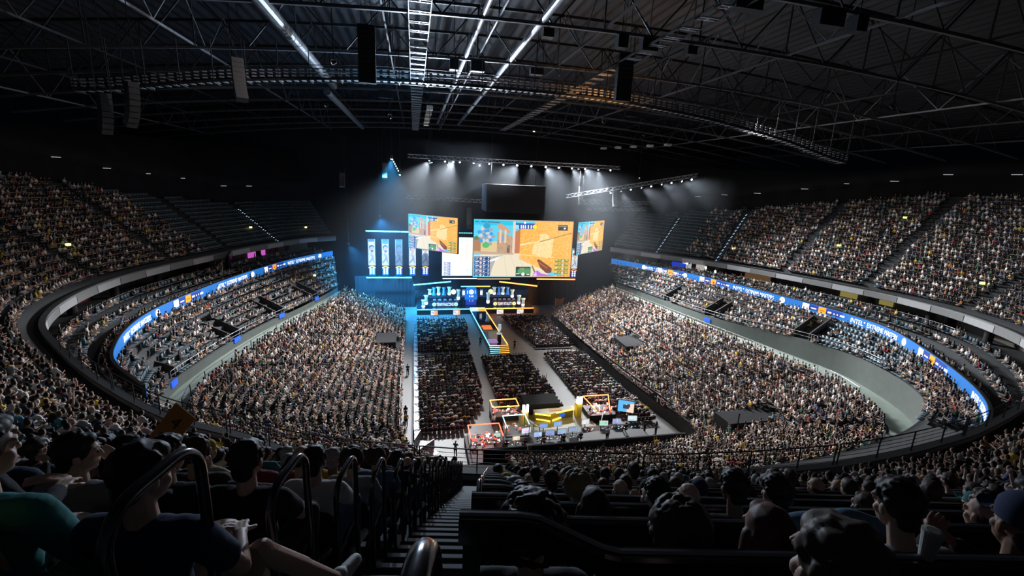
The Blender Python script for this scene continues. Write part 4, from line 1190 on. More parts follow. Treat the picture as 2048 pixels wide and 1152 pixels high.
for i, (x, y, s, c) in enumerate(mons):
    dk = empty('desk_monitor', (x, y, .9 if y < 43 else .75), random.uniform(-.2, .2) + math.pi * 0, '%s lit monitor from the left on the mixing desks' % ordw(i + 1), 'monitor', 'lit monitors on the mixing desks')
    im = canvas(12, 8, [v * .75 for v in c])
    for k in range(7): prect(im, rng.random() * .7, rng.random() * .8, rng.random() * .5 + .4, rng.random() * .3 + .6, [min(1, v * f) for v, f in zip(c, (rng.random() + .3, rng.random() + .3, rng.random() + .3))], .7)
    g = MB(); g.box((0, .06, .75), (s + .05, .06, s * .6 + .05)); g.box((0, .08, .25), (.08, .06, .5)); g.box((0, .05, .02), (.35, .25, .03)); g.build('case', BLK, dk)
    link('picture', pixel_mesh('picture', im, s, s * .6), dk, (0, .02, .75))
for x0, x1, y, s in ((7.6, 12.5, 42.2, 'left'), (12.8, 18.3, 42.6, 'middle'), (18.6, 26.0, 43.6, 'right')):
    d = empty('mixing_desk', ((x0 + x1) / 2, y, .0), 0, s + ' dark mixing desk on the riser', 'desk')
    g = MB(); g.box((0, 0, .86), (x1 - x0, 1.1, .08)); g.build('desktop', BLK, d)
    for sx in (-1, 1):
        g = MB(); g.box((sx * (x1 - x0) / 2.1, 0, .43), (.1, .9, .84)); g.build('leg', BLK, d)
    g = MB()
    for k in range(26): g.box((random.uniform(-.46, .46) * (x1 - x0), random.uniform(-.45, .1), .92), (.10, .07, .03), random.randrange(3))
    g.build('indicator_lights', [mat('cyan led', (.2, .6, .7), .5, emit=(.3, .8, 1), estr=1.2), mat('red led', (.6, .1, .1), .5, emit=(1, .2, .15), estr=1.2), mat('white led', (.7, .7, .7), .5, emit=(1, .95, .85), estr=1.2)], d)
def booth(x, y, w_, d_, m, label, items, rz=0.0, tri=False, back=True):
    r = empty('lit_booth', (x, y, 0), rz, label, 'booth')
    g = MB(); g.box((0, 0, .5), (w_, d_, 1.0)); g.build('counter', BLK, r)
    for sx in (-1, 1):
        for sy in (-1, 1):
            g = MB(); g.bar((sx * w_ / 2, sy * d_ / 2, 0), (sx * w_ / 2, sy * d_ / 2, 2.3), .06); g.build('post', BLK, r)
    z = 2.3
    P4 = [(-w_ / 2, d_ / 2, z), (w_ / 2, d_ / 2, z), (w_ / 2 * (.5 if tri else 1), -d_ / 2, z - (.7 if tri else 0)), (-w_ / 2 * (.5 if tri else 1), -d_ / 2, z - (.7 if tri else 0))]
    for k in range(4):
        if k == 2 and not back: continue
        if k == 2 and tri: continue
        g = MB(); g.tube([P4[k], P4[(k + 1) % 4]], .055, 6); g.build('light_tube', m, r)
    EQ = [mat('white equipment glow', (.8, .8, .8), .5, emit=(1, .93, .88), estr=1.2), mat('red equipment glow', (.7, .1, .08), .5, emit=(1, .16, .10), estr=1.1), mat('dark equipment', (.05, .04, .05), .5)]
    for k in range(items):
        g = MB(); g.box((random.uniform(-.45, .45) * w_, random.uniform(-.45, .4) * d_, 1.02 + random.uniform(0, .7)), (random.choice((.05, .08, .3, .16)), .06, random.choice((.05, .08, .18, .3))), 0, Matrix.Rotation(random.uniform(-.6, .6), 3, 'Y')); g.build('equipment', EQ[random.randrange(3)], r)
    ld = bpy.data.lights.new('tube_glow', 'POINT'); ld.energy = 90; ld.color = m.node_tree.nodes['Principled BSDF'].inputs['Emission Color'].default_value[:3]; ld.shadow_soft_size = .5
    lo = bpy.data.objects.new('tube_glow', ld); COL.objects.link(lo); lo.parent = r; lo.location = (0, 0, 2.1)
    return r
booth(7.3, 42.6, 3.4, 2.6, RED_BAR, 'red lit booth at the left end of the mixing area', 80, back=False)
booth(10.5, 48.4, 3.2, 1.8, ORG_BAR, 'orange framed booth behind the red one', 55)
booth(22.4, 47.6, 3.4, 2.6, mat('red orange tube', (.9, .2, .05), .5, emit=(1, .14, .03), estr=7.0), 'triangular red orange booth at the right of the presenter deck', 60, tri=True)
booth(11.0, 44.3, 2.6, 2.2, mat('pale cyan tube', (.6, .8, .8), .5, emit=(.6, .9, .95), estr=1.5), 'pale cyan lit desk between the red booth and presenter deck', 16, back=False)
pd = empty('presenter_desk', (16.4, 46.6, .4), 0, 'angular presenter desk traced by yellow light tubes', 'desk')
g = MB(); g.prism([(-2.4, .5), (-.6, 0), (.8, .5), (2.6, .9), (2.6, 1.7), (-2.4, 1.4)], (0, 0, 0), (1, 0, 0), (0, 1, 0), (0, 0, 1.0)); g.build('body', mat('ochre desk', (.22, .17, .03), .5), pd)
for a, b in (((-2.4, .45, .95), (-.6, -.05, .85)), ((.2, .3, .95), (2.6, .85, 1.0)), ((-2.2, .45, .25), (-.6, -.05, .1)), ((-.3, .05, .12), (.9, .45, .2)), ((2.62, .9, .9), (2.66, 1.6, 1.0))):
    g = MB(); g.tube([a, b], .075, 6); g.build('light_tube', YEL_BAR, pd)
g = MB(); g.box((1.0, .42, .55), (.7, .05, .4)); g.build('blue_panel', VS, pd)
g = MB(); g.box((.3, 1.0, 1.03), (1.6, .5, .05)); g.build('papers', mat('kraft table top', (.5, .3, .16), .7), pd)
ld = bpy.data.lights.new('tube_glow', 'POINT'); ld.energy = 110; ld.color = (1, .75, .12); ld.shadow_soft_size = .6
lo = bpy.data.objects.new('tube_glow', ld); COL.objects.link(lo); lo.parent = pd; lo.location = (0, -.6, 1.6)
for x, y, s in ((12.6, 46.4, 'left'), (19.7, 47.6, 'right')):
    r = empty('lamp_pillar', (x, y, .4), 0, s + ' yellow pillar topped by two white lamps', 'lamp')
    g = MB(); g.prism([(-.32, -.32), (.32, -.32), (.42, .32), (-.42, .32)], (0, 0, 0), (1, 0, 0), (0, 1, 0), (0, 0, 1.7)); g.build('pillar', mat('yellow cloth', (.65, .5, .06), .7), r)
    for sx in (-.22, .22):
        g = MB(); g.box((sx, -.1, 2.15), (.26, .2, .85)); g.build('lamp_head', WHITE_E, r)
    ld = bpy.data.lights.new('glow', 'POINT'); ld.energy = 60; ld.shadow_soft_size = .3
    lo = bpy.data.objects.new('glow', ld); COL.objects.link(lo); lo.parent = r; lo.location = (0, -.6, 2.2)
g = MB(); g.box((17.5, 38.7, 1.3), (22, .2, 2.6)); thing('black_backdrop', g, DRAPE, 'long black backdrop behind the mixing desk operators', 'backdrop')
g = MB(); g.box((15.4, 49.8, .9), (4.4, 2.6, 1.8)); thing('black_tent', g, DRAPE, 'black covered table block behind the presenter deck', 'tent')
im = canvas(16, 14, (.12, .45, .85)); poly(im, [(.5, .3), (1, .2), (1, 1), (.55, 1)], (.95, .65, .5)); poly(im, [(.3, .35), (.75, .3), (.7, .75), (.3, .7)], (.04, .05, .08))
led_screen('info_screen', im, 1.9, 1.5, (25.4, 46.4, 1.9), -.45, 'tilted blue and salmon screen right of the triangular booth', depth=.2)
for x, y, rz, L, s in ((12.3, 47.0, .45, 4.5, 'left'), (13.0, 45.2, .5, 3.0, 'lower left'), (21.9, 45.4, -.5, 3.6, 'right')):
    d = Vector((math.sin(rz), -math.cos(rz), 0)) * L / 2
    railing('deck_railing', [Vector((x, y, .4)) - d, Vector((x, y, .4)), Vector((x, y, .4)) + d], 1.0, 2, 1.6, RAILM, 'grey railing at the %s of the presenter deck' % s, .035)
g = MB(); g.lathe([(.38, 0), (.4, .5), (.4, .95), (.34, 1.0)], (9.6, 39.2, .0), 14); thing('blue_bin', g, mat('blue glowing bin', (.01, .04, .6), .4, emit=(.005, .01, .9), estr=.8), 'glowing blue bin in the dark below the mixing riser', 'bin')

# ------------------------------------------------------------------ haze in the air around the stage
hz = bpy.data.materials.new('stage haze'); hz.use_nodes = True
nt = hz.node_tree; nt.nodes.remove(nt.nodes['Principled BSDF'])
vs_ = nt.nodes.new('ShaderNodeVolumeScatter'); vs_.inputs['Color'].default_value = (.8, .9, 1, 1); vs_.inputs['Density'].default_value = HAZE; vs_.inputs['Anisotropy'].default_value = .25
nt.links.new(vs_.outputs[0], nt.nodes['Material Output'].inputs['Volume'])
g = MB(); g.box((14, 91.5, 17), (84, 40, 34)); tag(g.build('haze', hz), 'thin haze hanging in the air around the stage', 'haze', kind='stuff')
truss_lamp((-6.5, 92, 20.5), (-3, 100, 6), KEY * 1.6, (.03, .38, 1.0), 120, 'blue lamp over the portrait row', 3, group='blue stage lamps', drop=40.5, glow=(.3, .7, 1))
truss_lamp((-12.5, 92, 15), (-6, 99, 2), KEY * 1.1, (.03, .38, 1.0), 78, 'blue lamp left of the portrait row', 3, group='blue stage lamps', drop=40.5, glow=(.3, .7, 1))
truss_lamp((-0.6, 94, 7.2), (5, 97.5, 1), KEY * .35, (.03, .42, 1.0), 110, 'blue lamp over the left team desk', 2, group='blue stage lamps', glow=(.3, .7, 1))
truss_lamp((27.0, 94, 6.6), (22, 97.5, 1), KEY * .10, (1.0, .38, .12), 110, 'orange lamp over the right team desk', 2, group='blue stage lamps', glow=(1, .6, .3))
truss_lamp((3.0, 80, 31), (.3, 70, .5), KEY * .10, (.05, .45, 1.0), 24, 'blue lamp aimed at the left aisle barriers', 3, group='blue stage lamps', drop=40.5, glow=(.3, .7, 1))
truss_lamp((6.0, 84, 31), (10.6, 78, .5), KEY * .06, (.05, .45, 1.0), 18, 'blue lamp aimed at the floor left of the runway', 3, group='blue stage lamps', drop=40.5, glow=(.3, .7, 1))
truss_lamp((18.0, 70, 36), (10.0, 58, .5), KEY * .3, (1.0, .5, .38), 14, 'pink lamp aimed at the left floor aisle', 2, group='floor wash lamps', drop=40.5, glow=(1, .7, .6))
truss_lamp((12.0, 86, 31), P(-1, 6, 22), KEY * .42, (.85, .9, 1.0), 55, 'added fill lamp reaching the rows around the camera', 6, group='lamps on the stage truss', drop=31.8)  # extra lamp, added to brighten the dark rows by the camera

for x, y, z, l, nm in ((51.8, 76.8, 14.5, 14, 'left'), (53.0, 72.6, 14.4, 24, 'middle and brightest'), (52.8, 69.5, 14.3, 14, 'right')):
    truss_lamp((x, y, z), (20, 70, 9), KEY * .012, (1, .96, .9), 100, nm + ' bright studio lamp on the far right balcony', l, group='studio lamps on the right balcony', sc=1.5)
    g = MB(); g.tube([(x, y, 12.9), (x, y, z)], .04, 6); thing('lamp_stand', g, BLK, 'stand of the %s studio lamp on the right balcony' % nm, 'stand', 'studio lamp stands')
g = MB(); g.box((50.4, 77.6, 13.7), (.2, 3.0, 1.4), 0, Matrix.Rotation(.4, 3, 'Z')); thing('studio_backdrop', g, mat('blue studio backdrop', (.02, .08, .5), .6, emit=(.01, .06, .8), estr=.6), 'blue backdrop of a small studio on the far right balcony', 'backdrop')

# exit lamps, dark panel, rigging boxes
EXL = mat('yellow green exit light', (.6, .7, .2), .5, emit=(.75, 1.0, .25), estr=2.2)
EXW = mat('warm exit light', (.8, .7, .3), .5, emit=(1.0, .85, .35), estr=2.5)
for x, y, z, m, s in ((-45, 78.4, 26, EXW, 'warm exit lamp high in the far left tier'), (-38, 59.6, 18.9, EXL, 'green exit lamp low in the left upper tier'), (-28.8, 89.6, 18, EXW, 'warm exit lamp beside the empty left end block'),
        (-21.6, 99.2, 17.2, EXW, 'warm exit lamp deep in the empty left end block'), (66.9, 59.6, 20.3, EXL, 'green exit lamp in the middle of the right upper tier'), (75.4, 56.9, 25.2, EXL, 'green exit lamp high in the right upper tier'),
        (66.9, 39.9, 18.5, EXL, 'green exit lamp low at the near right of the upper tier'), (57.7, 72.2, 17.8, EXW, 'warm exit lamp low at the far right of the upper tier'), (48.0, 31.6, 9.2, EXW, 'yellow exit lamp on the pale wall of the right corner walkway'),
        (51.6, 45.4, 9.8, EXW, 'yellow exit lamp at the upper end of the right pale wall'), (-17.0, 82.5, 10.6, EXW, 'warm exit lamp at the far end of the left middle tier')):
    r = empty('exit_lamp', (x, y, z), label=s, cat='lamp', group='exit lamps of the tiers')
    g = MB(); g.box((0, 0, .25), (.36, .36, .26)); g.build('lens', m, r)
    g = MB(); g.box((0, 0, -.5), (.08, .08, 1.25)); g.build('post', BLK, r)
g = MB(); g.box((-27.9, 76.6, 14.4), (.25, 4.2, 2.6), 0, Matrix.Rotation(.28, 3, 'Z')); thing('dark_panel', g, ROOMD, 'tall dark panel breaking the fascia of the left balcony', 'panel')
g = MB(); g.box((-4.3, 68.8, 3.2), (3.0, 4.6, 1.3)); thing('camera_platform', g, DRAPE, 'dark empty platform at the edge of the left stand', 'platform')
for k in range(16):
    x, y = -7 + 40 * ((k * .618) % 1), min(TY, key=lambda t: abs(t - 22 - 46 * ((k * .367) % 1)))
    r = empty('rigging_motor', (x, y, arc_z(x) - 7.2), label='black hoist motor under the %s' % ('%s truss from the camera end, %s one from the left' % (ordw(TY.index(y) + 1), ordw(1 + sum(1 for q in range(16) if min(TY, key=lambda t: abs(t - 22 - 46 * ((q * .367) % 1))) == y and (q * .618) % 1 < (k * .618) % 1)))), cat='hoist', group='hoist motors under the roof')
    g = MB(); g.box((0, 0, 0), (.8 + .5 * (k % 3), .7, .6 + .3 * (k % 2))); g.build('casing', BLK, r)
    g = MB(); g.tube([(0, 0, .3), (0, 0, 5.4)], .03, 6); g.build('chain', STEEL, r)

truss_lamp((31.4, 86, 31.45), (30, 77, 3), KEY * .8, (1, .86, .82), 40, 'added pinkish lamp of the stage truss aimed at the far right stand', 3, group='lamps on the stage truss')  # extra lamp, added to brighten the far right stand
# ------------------------------------------------------------------ the crowd: every seat of the hall
class LowPerson:
    """small seated or standing figure as arrays; groups: 0 skin 1 hair 2 top 3 legs"""
    def __init__(s, pose, detail):
        s.V = []; s.Q = []; s.T = []; s.G = []
        n = 6 if detail else 5
        def loft(rings, grp, n=n, cap=True):
            o = len(s.V)
            for (c, rx, ry, ax) in rings:
                c = np.array(c, float)
                for k in range(n):
                    t = 2 * math.pi * k / n
                    if ax == 'z': v = c + (rx * math.cos(t), ry * math.sin(t), 0)
                    elif ax == 'y': v = c + (rx * math.cos(t), 0, ry * math.sin(t))
                    s.V.append(v); s.G.append(grp)
            for r in range(len(rings) - 1):
                for k in range(n):
                    k2 = (k + 1) % n
                    s.Q.append((o + r * n + k, o + r * n + k2, o + (r + 1) * n + k2, o + (r + 1) * n + k))
            if cap:
                for r, rev in ((0, 1), (len(rings) - 1, 0)):
                    i0 = len(s.V); s.V.append(np.mean(s.V[o + r * n:o + r * n + n], 0)); s.G.append(grp)
                    for k in range(n):
                        k2 = (k + 1) % n
                        s.T.append((o + r * n + k2, o + r * n + k, i0) if rev else (o + r * n + k, o + r * n + k2, i0))
        stand = pose.get('stand', 0)
        h = 0.44 if not stand else 0.86
        ln = pose.get('lean', 0.0)
        # torso
        loft([((0, 0, h - .02), .17, .13, 'z'), ((0, .02 + ln * .3, h + .2), .155, .11, 'z'), ((0, ln * .7, h + .42), .20, .115, 'z'), ((0, ln * .85, h + .53), .16, .08, 'z'), ((0, ln, h + .57), .06, .06, 'z')], 2, 7 if detail else 5)
        # head
        hc = np.array((0, ln + .03, h + .73)); o = len(s.V); nz = 5 if detail else 4; nn = 7 if detail else 6
        for i in range(1, nz):
            a = math.pi * i / nz
            for k in range(nn):
                t = 2 * math.pi * k / nn
                v = np.array((.078 * math.sin(a) * math.cos(t), .098 * math.sin(a) * math.sin(t), .125 * math.cos(a)))
                s.V.append(hc + v); s.G.append(1 if (v[1] < (.06 if v[2] > 0 else .025) and v[2] > -.09) or v[2] > .055 else 0)
        s.V.append(hc + (0, 0, .125)); s.G.append(1); tp = len(s.V) - 1
        s.V.append(hc + (0, 0, -.16)); s.G.append(0); bt = tp + 1
        for k in range(nn):
            k2 = (k + 1) % nn
            s.T.append((o + k, o + k2, tp)); s.T.append((o + (nz - 2) * nn + k2, o + (nz - 2) * nn + k, bt))
            for i in range(nz - 2): s.Q.append((o + i * nn + k2, o + i * nn + k, o + (i + 1) * nn + k, o + (i + 1) * nn + k2))
        # arms
        for sx in (-1, 1):
            sh = np.array((sx * .2, ln * .8, h + .46)); a = pose['arm%+d' % sx]
            el = sh + np.array((sx * a[0], a[1], a[2])); ha = el + np.array((sx * a[3], a[4], a[5]))
            ax = 'z' if abs(a[2]) > abs(a[1]) else 'y'; ax2 = 'z' if abs(a[5]) > abs(a[4]) else 'y'
            loft([(sh, .06, .06, ax), (sh * .45 + el * .55, .052, .052, ax)], 2, 4, True)
            loft([(sh * .45 + el * .55, .042, .042, ax), (el, .042, .042, ax2), (ha, .036, .036, ax2), (ha + (ha - el) * .3, .03, .03, ax2)], 0, 4, True)
        # legs
        for sx in (-1, 1):
            if stand: loft([((sx * .09, 0, .88), .09, .1, 'z'), ((sx * .1, .0, .45), .06, .07, 'z'), ((sx * .1, 0, .04), .045, .08, 'z')], 3, 4)
            else:
                loft([((sx * .09, -.02, .47), .08, .08, 'y'), ((sx * .12, .42, .49), .065, .065, 'y')], 3, 4)
                if detail: loft([((sx * .12, .44, .47), .06, .06, 'z'), ((sx * .12, .44, .06), .045, .06, 'z')], 3, 4)
        s.V = np.array(s.V, np.float32); s.Q = np.array(s.Q, np.int32); s.T = np.array(s.T, np.int32); s.G = np.array(s.G)
DN = (.03, .05, -.26, -.06, .24, .02); FW = (.04, .14, -.22, -.12, .22, .06); UP = (.06, .06, .24, .0, .04, .26); CL = (.03, .12, -.23, -.13, .2, .05); SD = (.08, .1, -.24, .0, .24, .04)
POSES = [{'arm-1': DN, 'arm+1': DN}, {'arm-1': CL, 'arm+1': CL, 'lean': .1}, {'arm-1': FW, 'arm+1': DN, 'lean': .04}, {'arm-1': SD, 'arm+1': FW, 'lean': -.05},
         {'arm-1': UP, 'arm+1': UP}, {'arm-1': UP, 'arm+1': DN, 'lean': .03}, {'arm-1': DN, 'arm+1': DN, 'stand': 1}, {'arm-1': UP, 'arm+1': CL, 'stand': 1}, {'arm-1': FW, 'arm+1': FW, 'lean': .2}]
LOW = [LowPerson(p, False) for p in POSES]
MIDP = [LowPerson(p, True) for p in POSES]
TOPS = [((.012, .012, .015), 46), ((.84, .82, .80), 24), ((.55, .54, .53), 8), ((.22, .22, .23), 9), ((.03, .05, .11), 8), ((.30, .03, .035), 3.5), ((.75, .55, .06), 2.2), ((.06, .17, .10), 2), ((.60, .50, .38), 6),
        ((.10, .30, .36), 2), ((.25, .12, .06), 2), ((.55, .22, .05), 1), ((.12, .16, .30), 3), ((.60, .42, .42), 2)]
SKINS = np.array([(.72, .47, .36), (.64, .40, .29), (.78, .55, .44), (.42, .24, .15), (.68, .45, .33)])
HAIRS = np.array([(.008, .006, .005), (.016, .010, .007), (.03, .018, .010), (.11, .065, .03), (.006, .006, .007), (.4, .38, .36)])
LEGS = np.array([(.015, .016, .02), (.04, .06, .11), (.30, .27, .22), (.55, .38, .28), (.10, .10, .11)])
TW = np.array([w_ for _, w_ in TOPS]); TW = TW / TW.sum(); TC = np.array([c for c, _ in TOPS])

def build_crowd(name, places, label, temps, cat='crowd'):
    """places: array rows (x, y, z, heading, scale, template)"""
    pl = np.asarray(places, np.float32)
    Vs, Qs, Ts, Cs = [], [], [], []
    off = 0
    for ti, t in enumerate(temps):

        sel = pl[pl[:, 5] == ti]
        n = len(sel)
        if not n: continue
        c, s_ = np.cos(sel[:, 3])[:, None], np.sin(sel[:, 3])[:, None]
        sc = sel[:, 4][:, None]
        wd = rng.uniform(.92, 1.12, n)[:, None]
        x = t.V[None, :, 0] * sc * wd; y = t.V[None, :, 1] * sc; z = t.V[None, :, 2] * sc
        X = x * c - y * s_ + sel[:, 0][:, None]; Y = x * s_ + y * c + sel[:, 1][:, None]; Z = z + sel[:, 2][:, None]
        Vs.append(np.stack([X, Y, Z], 2).reshape(-1, 3))
        nv = len(t.V)
        base = off + np.arange(n)[:, None, None] * nv
        Qs.append((t.Q[None] + base).reshape(-1, 4)); Ts.append((t.T[None] + base).reshape(-1, 3))
        pal = np.zeros((n, 4, 3), np.float32)
        pal[:, 0] = SKINS[rng.choice(len(SKINS), n, p=[.3, .25, .2, .1, .15])] * rng.uniform(.8, 1.1, (n, 1))
        pal[:, 1] = HAIRS[rng.choice(len(HAIRS), n, p=[.3, .26, .18, .08, .15, .03])]
        pal[:, 2] = TC[rng.choice(len(TC), n, p=TW)] * rng.uniform(.75, 1.15, (n, 1))
        pal[:, 3] = LEGS[rng.choice(len(LEGS), n, p=[.3, .25, .12, .18, .15])]
        Cs.append(np.clip(pal[:, t.G], 0, .95).reshape(-1, 3))
        off += n * nv
    me = np_mesh(name, np.concatenate(Vs), np.concatenate(Qs), np.concatenate(Ts), [attr_mat('crowd colours', rough=.85)], vcol=np.concatenate(Cs))
    return tag(link(name, me), label, cat, kind='stuff')

SEAT_V = []; SEAT_Q = []
def seat_boxes():
    v = []; q = []
    for (c, s_) in (((0, .12, .43), (.44, .42, .06)), ((0, -.13, .66), (.44, .05, .46))):
        o = len(v)
        for x in (-1, 1):
            for y in (-1, 1):
                for z in (-1, 1): v.append((c[0] + x * s_[0] / 2, c[1] + y * s_[1] / 2, c[2] + z * s_[2] / 2))
        q += [tuple(o + i for i in f) for f in ((0, 1, 3, 2), (4, 6, 7, 5), (0, 4, 5, 1), (2, 3, 7, 6), (0, 2, 6, 4), (1, 5, 7, 3))]
    return np.array(v, np.float32), np.array(q, np.int32)
SBV, SBQ = seat_boxes()
def build_seats(name, places, m, label):
    pl = np.asarray(places, np.float32); n = len(pl)
    c, s_ = np.cos(pl[:, 3])[:, None], np.sin(pl[:, 3])[:, None]
    X = SBV[None, :, 0] * c - SBV[None, :, 1] * s_ + pl[:, 0][:, None]; Y = SBV[None, :, 0] * s_ + SBV[None, :, 1] * c + pl[:, 1][:, None]
    Z = np.repeat(SBV[None, :, 2], n, 0) + pl[:, 2][:, None]
    V = np.stack([X, Y, Z], 2).reshape(-1, 3); Q = (SBQ[None] + np.arange(n)[:, None, None] * len(SBV)).reshape(-1, 4)
    return tag(link(name, np_mesh(name, V, Q, mats=[m])), label, 'seats', kind='stuff')

camR = np.array([list(rt), list(up), list(fw)])
def in_view(x, y, z, margin=1.18):
    d = camR @ (np.array([x, y, z]) - np.array(CAM))
    return d[2] > .05 and abs(d[0] / d[2]) < 1024 / 900 * margin and abs(d[1] / d[2]) < 576 / 900 * margin

STAGE_P = np.array((13.5, 96.0))
def heading(nn, x, y, w_=.45):
    """facing inwards, turned towards the stage"""
    f = -nn; t = STAGE_P - (x, y); t = t / np.linalg.norm(t)
    v = f * (1 - w_) + t * w_
    return math.atan2(v[1], v[0]) - math.pi / 2

def tmpl(p_up=.07, p_st=.015, r=None):
    r = random.random()
    if r < p_up: return random.choice((4, 5))
    if r < p_up + p_st: return random.choice((6, 7))
    return random.choice((0, 0, 1, 2, 3, 8))

LOWER, FLOORP, MIDDLE, BOXP, UPPER, NEARP = [], [], [], [], [], []
SEATS, SEATS_U = [], []
def row_points(C, gap_s, pitch, jitter=.10):
    S = arclen(C); N = normals(C)
    for s in np.arange(.6 + random.uniform(0, pitch), S[-1] - .4, pitch):
        p, nn = at_s(C, N, S, s + random.uniform(-jitter, jitter))
        yield s / S[-1], p, nn
# lower tier
LGAP = (.06, .135, .205, .275, .345, .45, .55, .66, .735, .80, .87, .94)
for j in range(NL):
    f = (j + .35) / NL
    C = LC + (KC - LC) * f; z = Z_L + (Z_K - .3 - Z_L) * j / (NL - 1)
    for u, p, nn in row_points(C, 0, .48):
        if not in_view(p[0], p[1], z): continue
        if any(abs(u - a) * 190 < .55 for a in LGAP): continue
        if 32.3 < p[0] < 39 and 36.8 < p[1] < 39.6: continue
        if 31.8 < p[0] < 35.3 and 60 < p[1] < 65: continue
        if -6.2 < p[0] < -2.6 and 66.3 < p[1] < 71.3: continue
        if p[0] < 8.5 and p[1] < 39.5 and p[0] > 1: continue
        if p[0] > 24 and p[1] < 36.5 and random.random() < .06: continue
        if random.random() < .035: SEATS.append((p[0], p[1], z, heading(nn, *p, 0))); continue
        up_ = .30 if (p[1] > 74 and (p[0] < 0 or p[0] > 26)) else .035
        LOWER.append((p[0], p[1], z, heading(nn, *p) + random.gauss(0, .25), random.uniform(.98, 1.15), tmpl(up_, .02 + (.25 if p[1] > 78 else 0))))
# middle tier
for j in range(NM):
    f = (j + .35) / NM
    C = WC[:, :2] + (RC[:, :2] - WC[:, :2]) * f
    for u, p, nn in row_points(C, 0, .52):
        z = float(np.interp(u * NB, np.arange(NB), WC[:, 2])); z = z + (11.7 - z) * j / (NM - 1)
        if not in_view(p[0], p[1], z) or (p[1] < 27 and p[0] < 40): continue
        if any(abs(p[0] - vx) + abs(p[1] - vy) < 0.1 for vx, vy in ()): continue
        occ = .9
        if p[0] < 0 and p[1] < 50: occ = .35 if j < 3 else .5
        if p[0] > 14 and p[1] < 47: occ = .25 if 34 < p[1] < 46 else .7
        if p[0] > 14 and p[1] > 78: occ = .35
        skip = False
        for (vx, vy) in ((-22, 45), (-20.9, 57), (-18.6, 67), (-15.8, 76.5), (49.2, 46.5), (45.4, 60), (43.9, 70)):
            if math.hypot(p[0] - vx - (-2 if vx < 14 else 2), p[1] - vy) < 1.5 or math.hypot(p[0] - vx, p[1] - vy) < 1.3: skip = True
        if skip: continue
        SEATS.append((p[0], p[1], z, heading(nn, *p, 0)))
        if random.random() < occ: MIDDLE.append((p[0], p[1], z, heading(nn, *p) + random.gauss(0, .2), random.uniform(.92, 1.06), tmpl(.03)))
# balcony rows
for j in range(NX):
    f = (j + .5) / NX
    C = RO[:, :2] + (FB - RO[:, :2]) * f; z = 12.2 + .7 * j / (NX - 1)
    for u, p, nn in row_points(C, 0, .55):
        if not in_view(p[0], p[1], z) or (p[1] < 27 and p[0] < 45): continue
        SEATS.append((p[0], p[1], z, heading(nn, *p, 0)))
        if random.random() < (.62 if p[1] < 78 else .35): BOXP.append((p[0], p[1], z, heading(nn, *p) + random.gauss(0, .25), random.uniform(.92, 1.06), tmpl(.04, .05)))
# upper tier
NEAR_SLOTS = []
for j in range(NU + 1):
    C = FC + FN * (uo(j) + .16)
    S = arclen(C); z = uz(j)
    for i, s in enumerate(np.arange(.5, S[-1], .51)):
        x = np.interp(s, S, C[:, 0]); y = np.interp(s, S, C[:, 1])
        u = np.interp(s, S, np.arange(NF)); i0 = int(u)
        nn = FN[i0]; yf = FC[i0, 1]; sf = FS[i0] + (u - i0) * (FS[min(i0 + 1, NF - 1)] - FS[i0])
        if j > utop(yf): continue
        if not in_view(x, y, z + 1): continue
        da = min(AISLES, key=lambda a: abs(a - sf))
        if abs(sf - da) < .58: continue
        lat = x * math.cos(RA) - y * math.sin(RA); d = x * math.sin(RA) + y * math.cos(RA)
        if -11 < lat < 15 and d < 16.5: continue                  # the rows around the camera are built one by one below
        dist = math.hypot(x, y)
        SEATS_U.append((x, y, z, heading(nn, x, y, 0)))
        occ = .96 if yf < 76 else 0.0
        if 73 < yf <= 76: occ = .6
        if random.random() > occ: continue
        rec = (x, y, z, heading(nn, x, y) + random.gauss(0, .2), random.uniform(.92, 1.06), tmpl(.02, .01))
        (NEARP if dist < 38 else UPPER).append(rec)
# seats on the floor
CHAIRS = []
BLOCKS = [(.75, 8.4, .75, 9.2, 46.5, 68.6), (.75, 9.1, .75, 10.2, 70.8, 88.5), (10.75, 18.6, 10.6, 17.6, 51.2, 68.6), (20.9, 27.6, 17.9, 27.3, 71.5, 90), (21.9, 29.0, 21.2, 27.8, 45.5, 69.0)]
for bi, (xa0, xb0, xa1, xb1, y0, y1) in enumerate(BLOCKS):
    for r in range(int((y1 - y0) / .92)):
        y = y0 + r * .92; f = (y - y0) / (y1 - y0)
        xa = xa0 + (xa1 - xa0) * f; xb = xb0 + (xb1 - xb0) * f
        if bi == 0: xb -= max(0, (3.0 - (y - y0) * .55))
        if bi == 4 and y < 52: xa += (52 - y) * .75
        x = xa
        while x < xb:
            CHAIRS.append((x, y, 0, random.gauss(0, .03)))
            if random.random() < (.95 if r > 1 else .55):
                FLOORP.append((x + random.uniform(-.05, .05), y, 0, (13.5 - x) * .012 + random.gauss(0, .15), random.uniform(.94, 1.08), tmpl(.05, .03)))
            x += .50
build_seats('floor_chairs', CHAIRS, mat('dark floor chair', (.03, .012, .014), .6), 'rows of dark chairs on the arena floor')
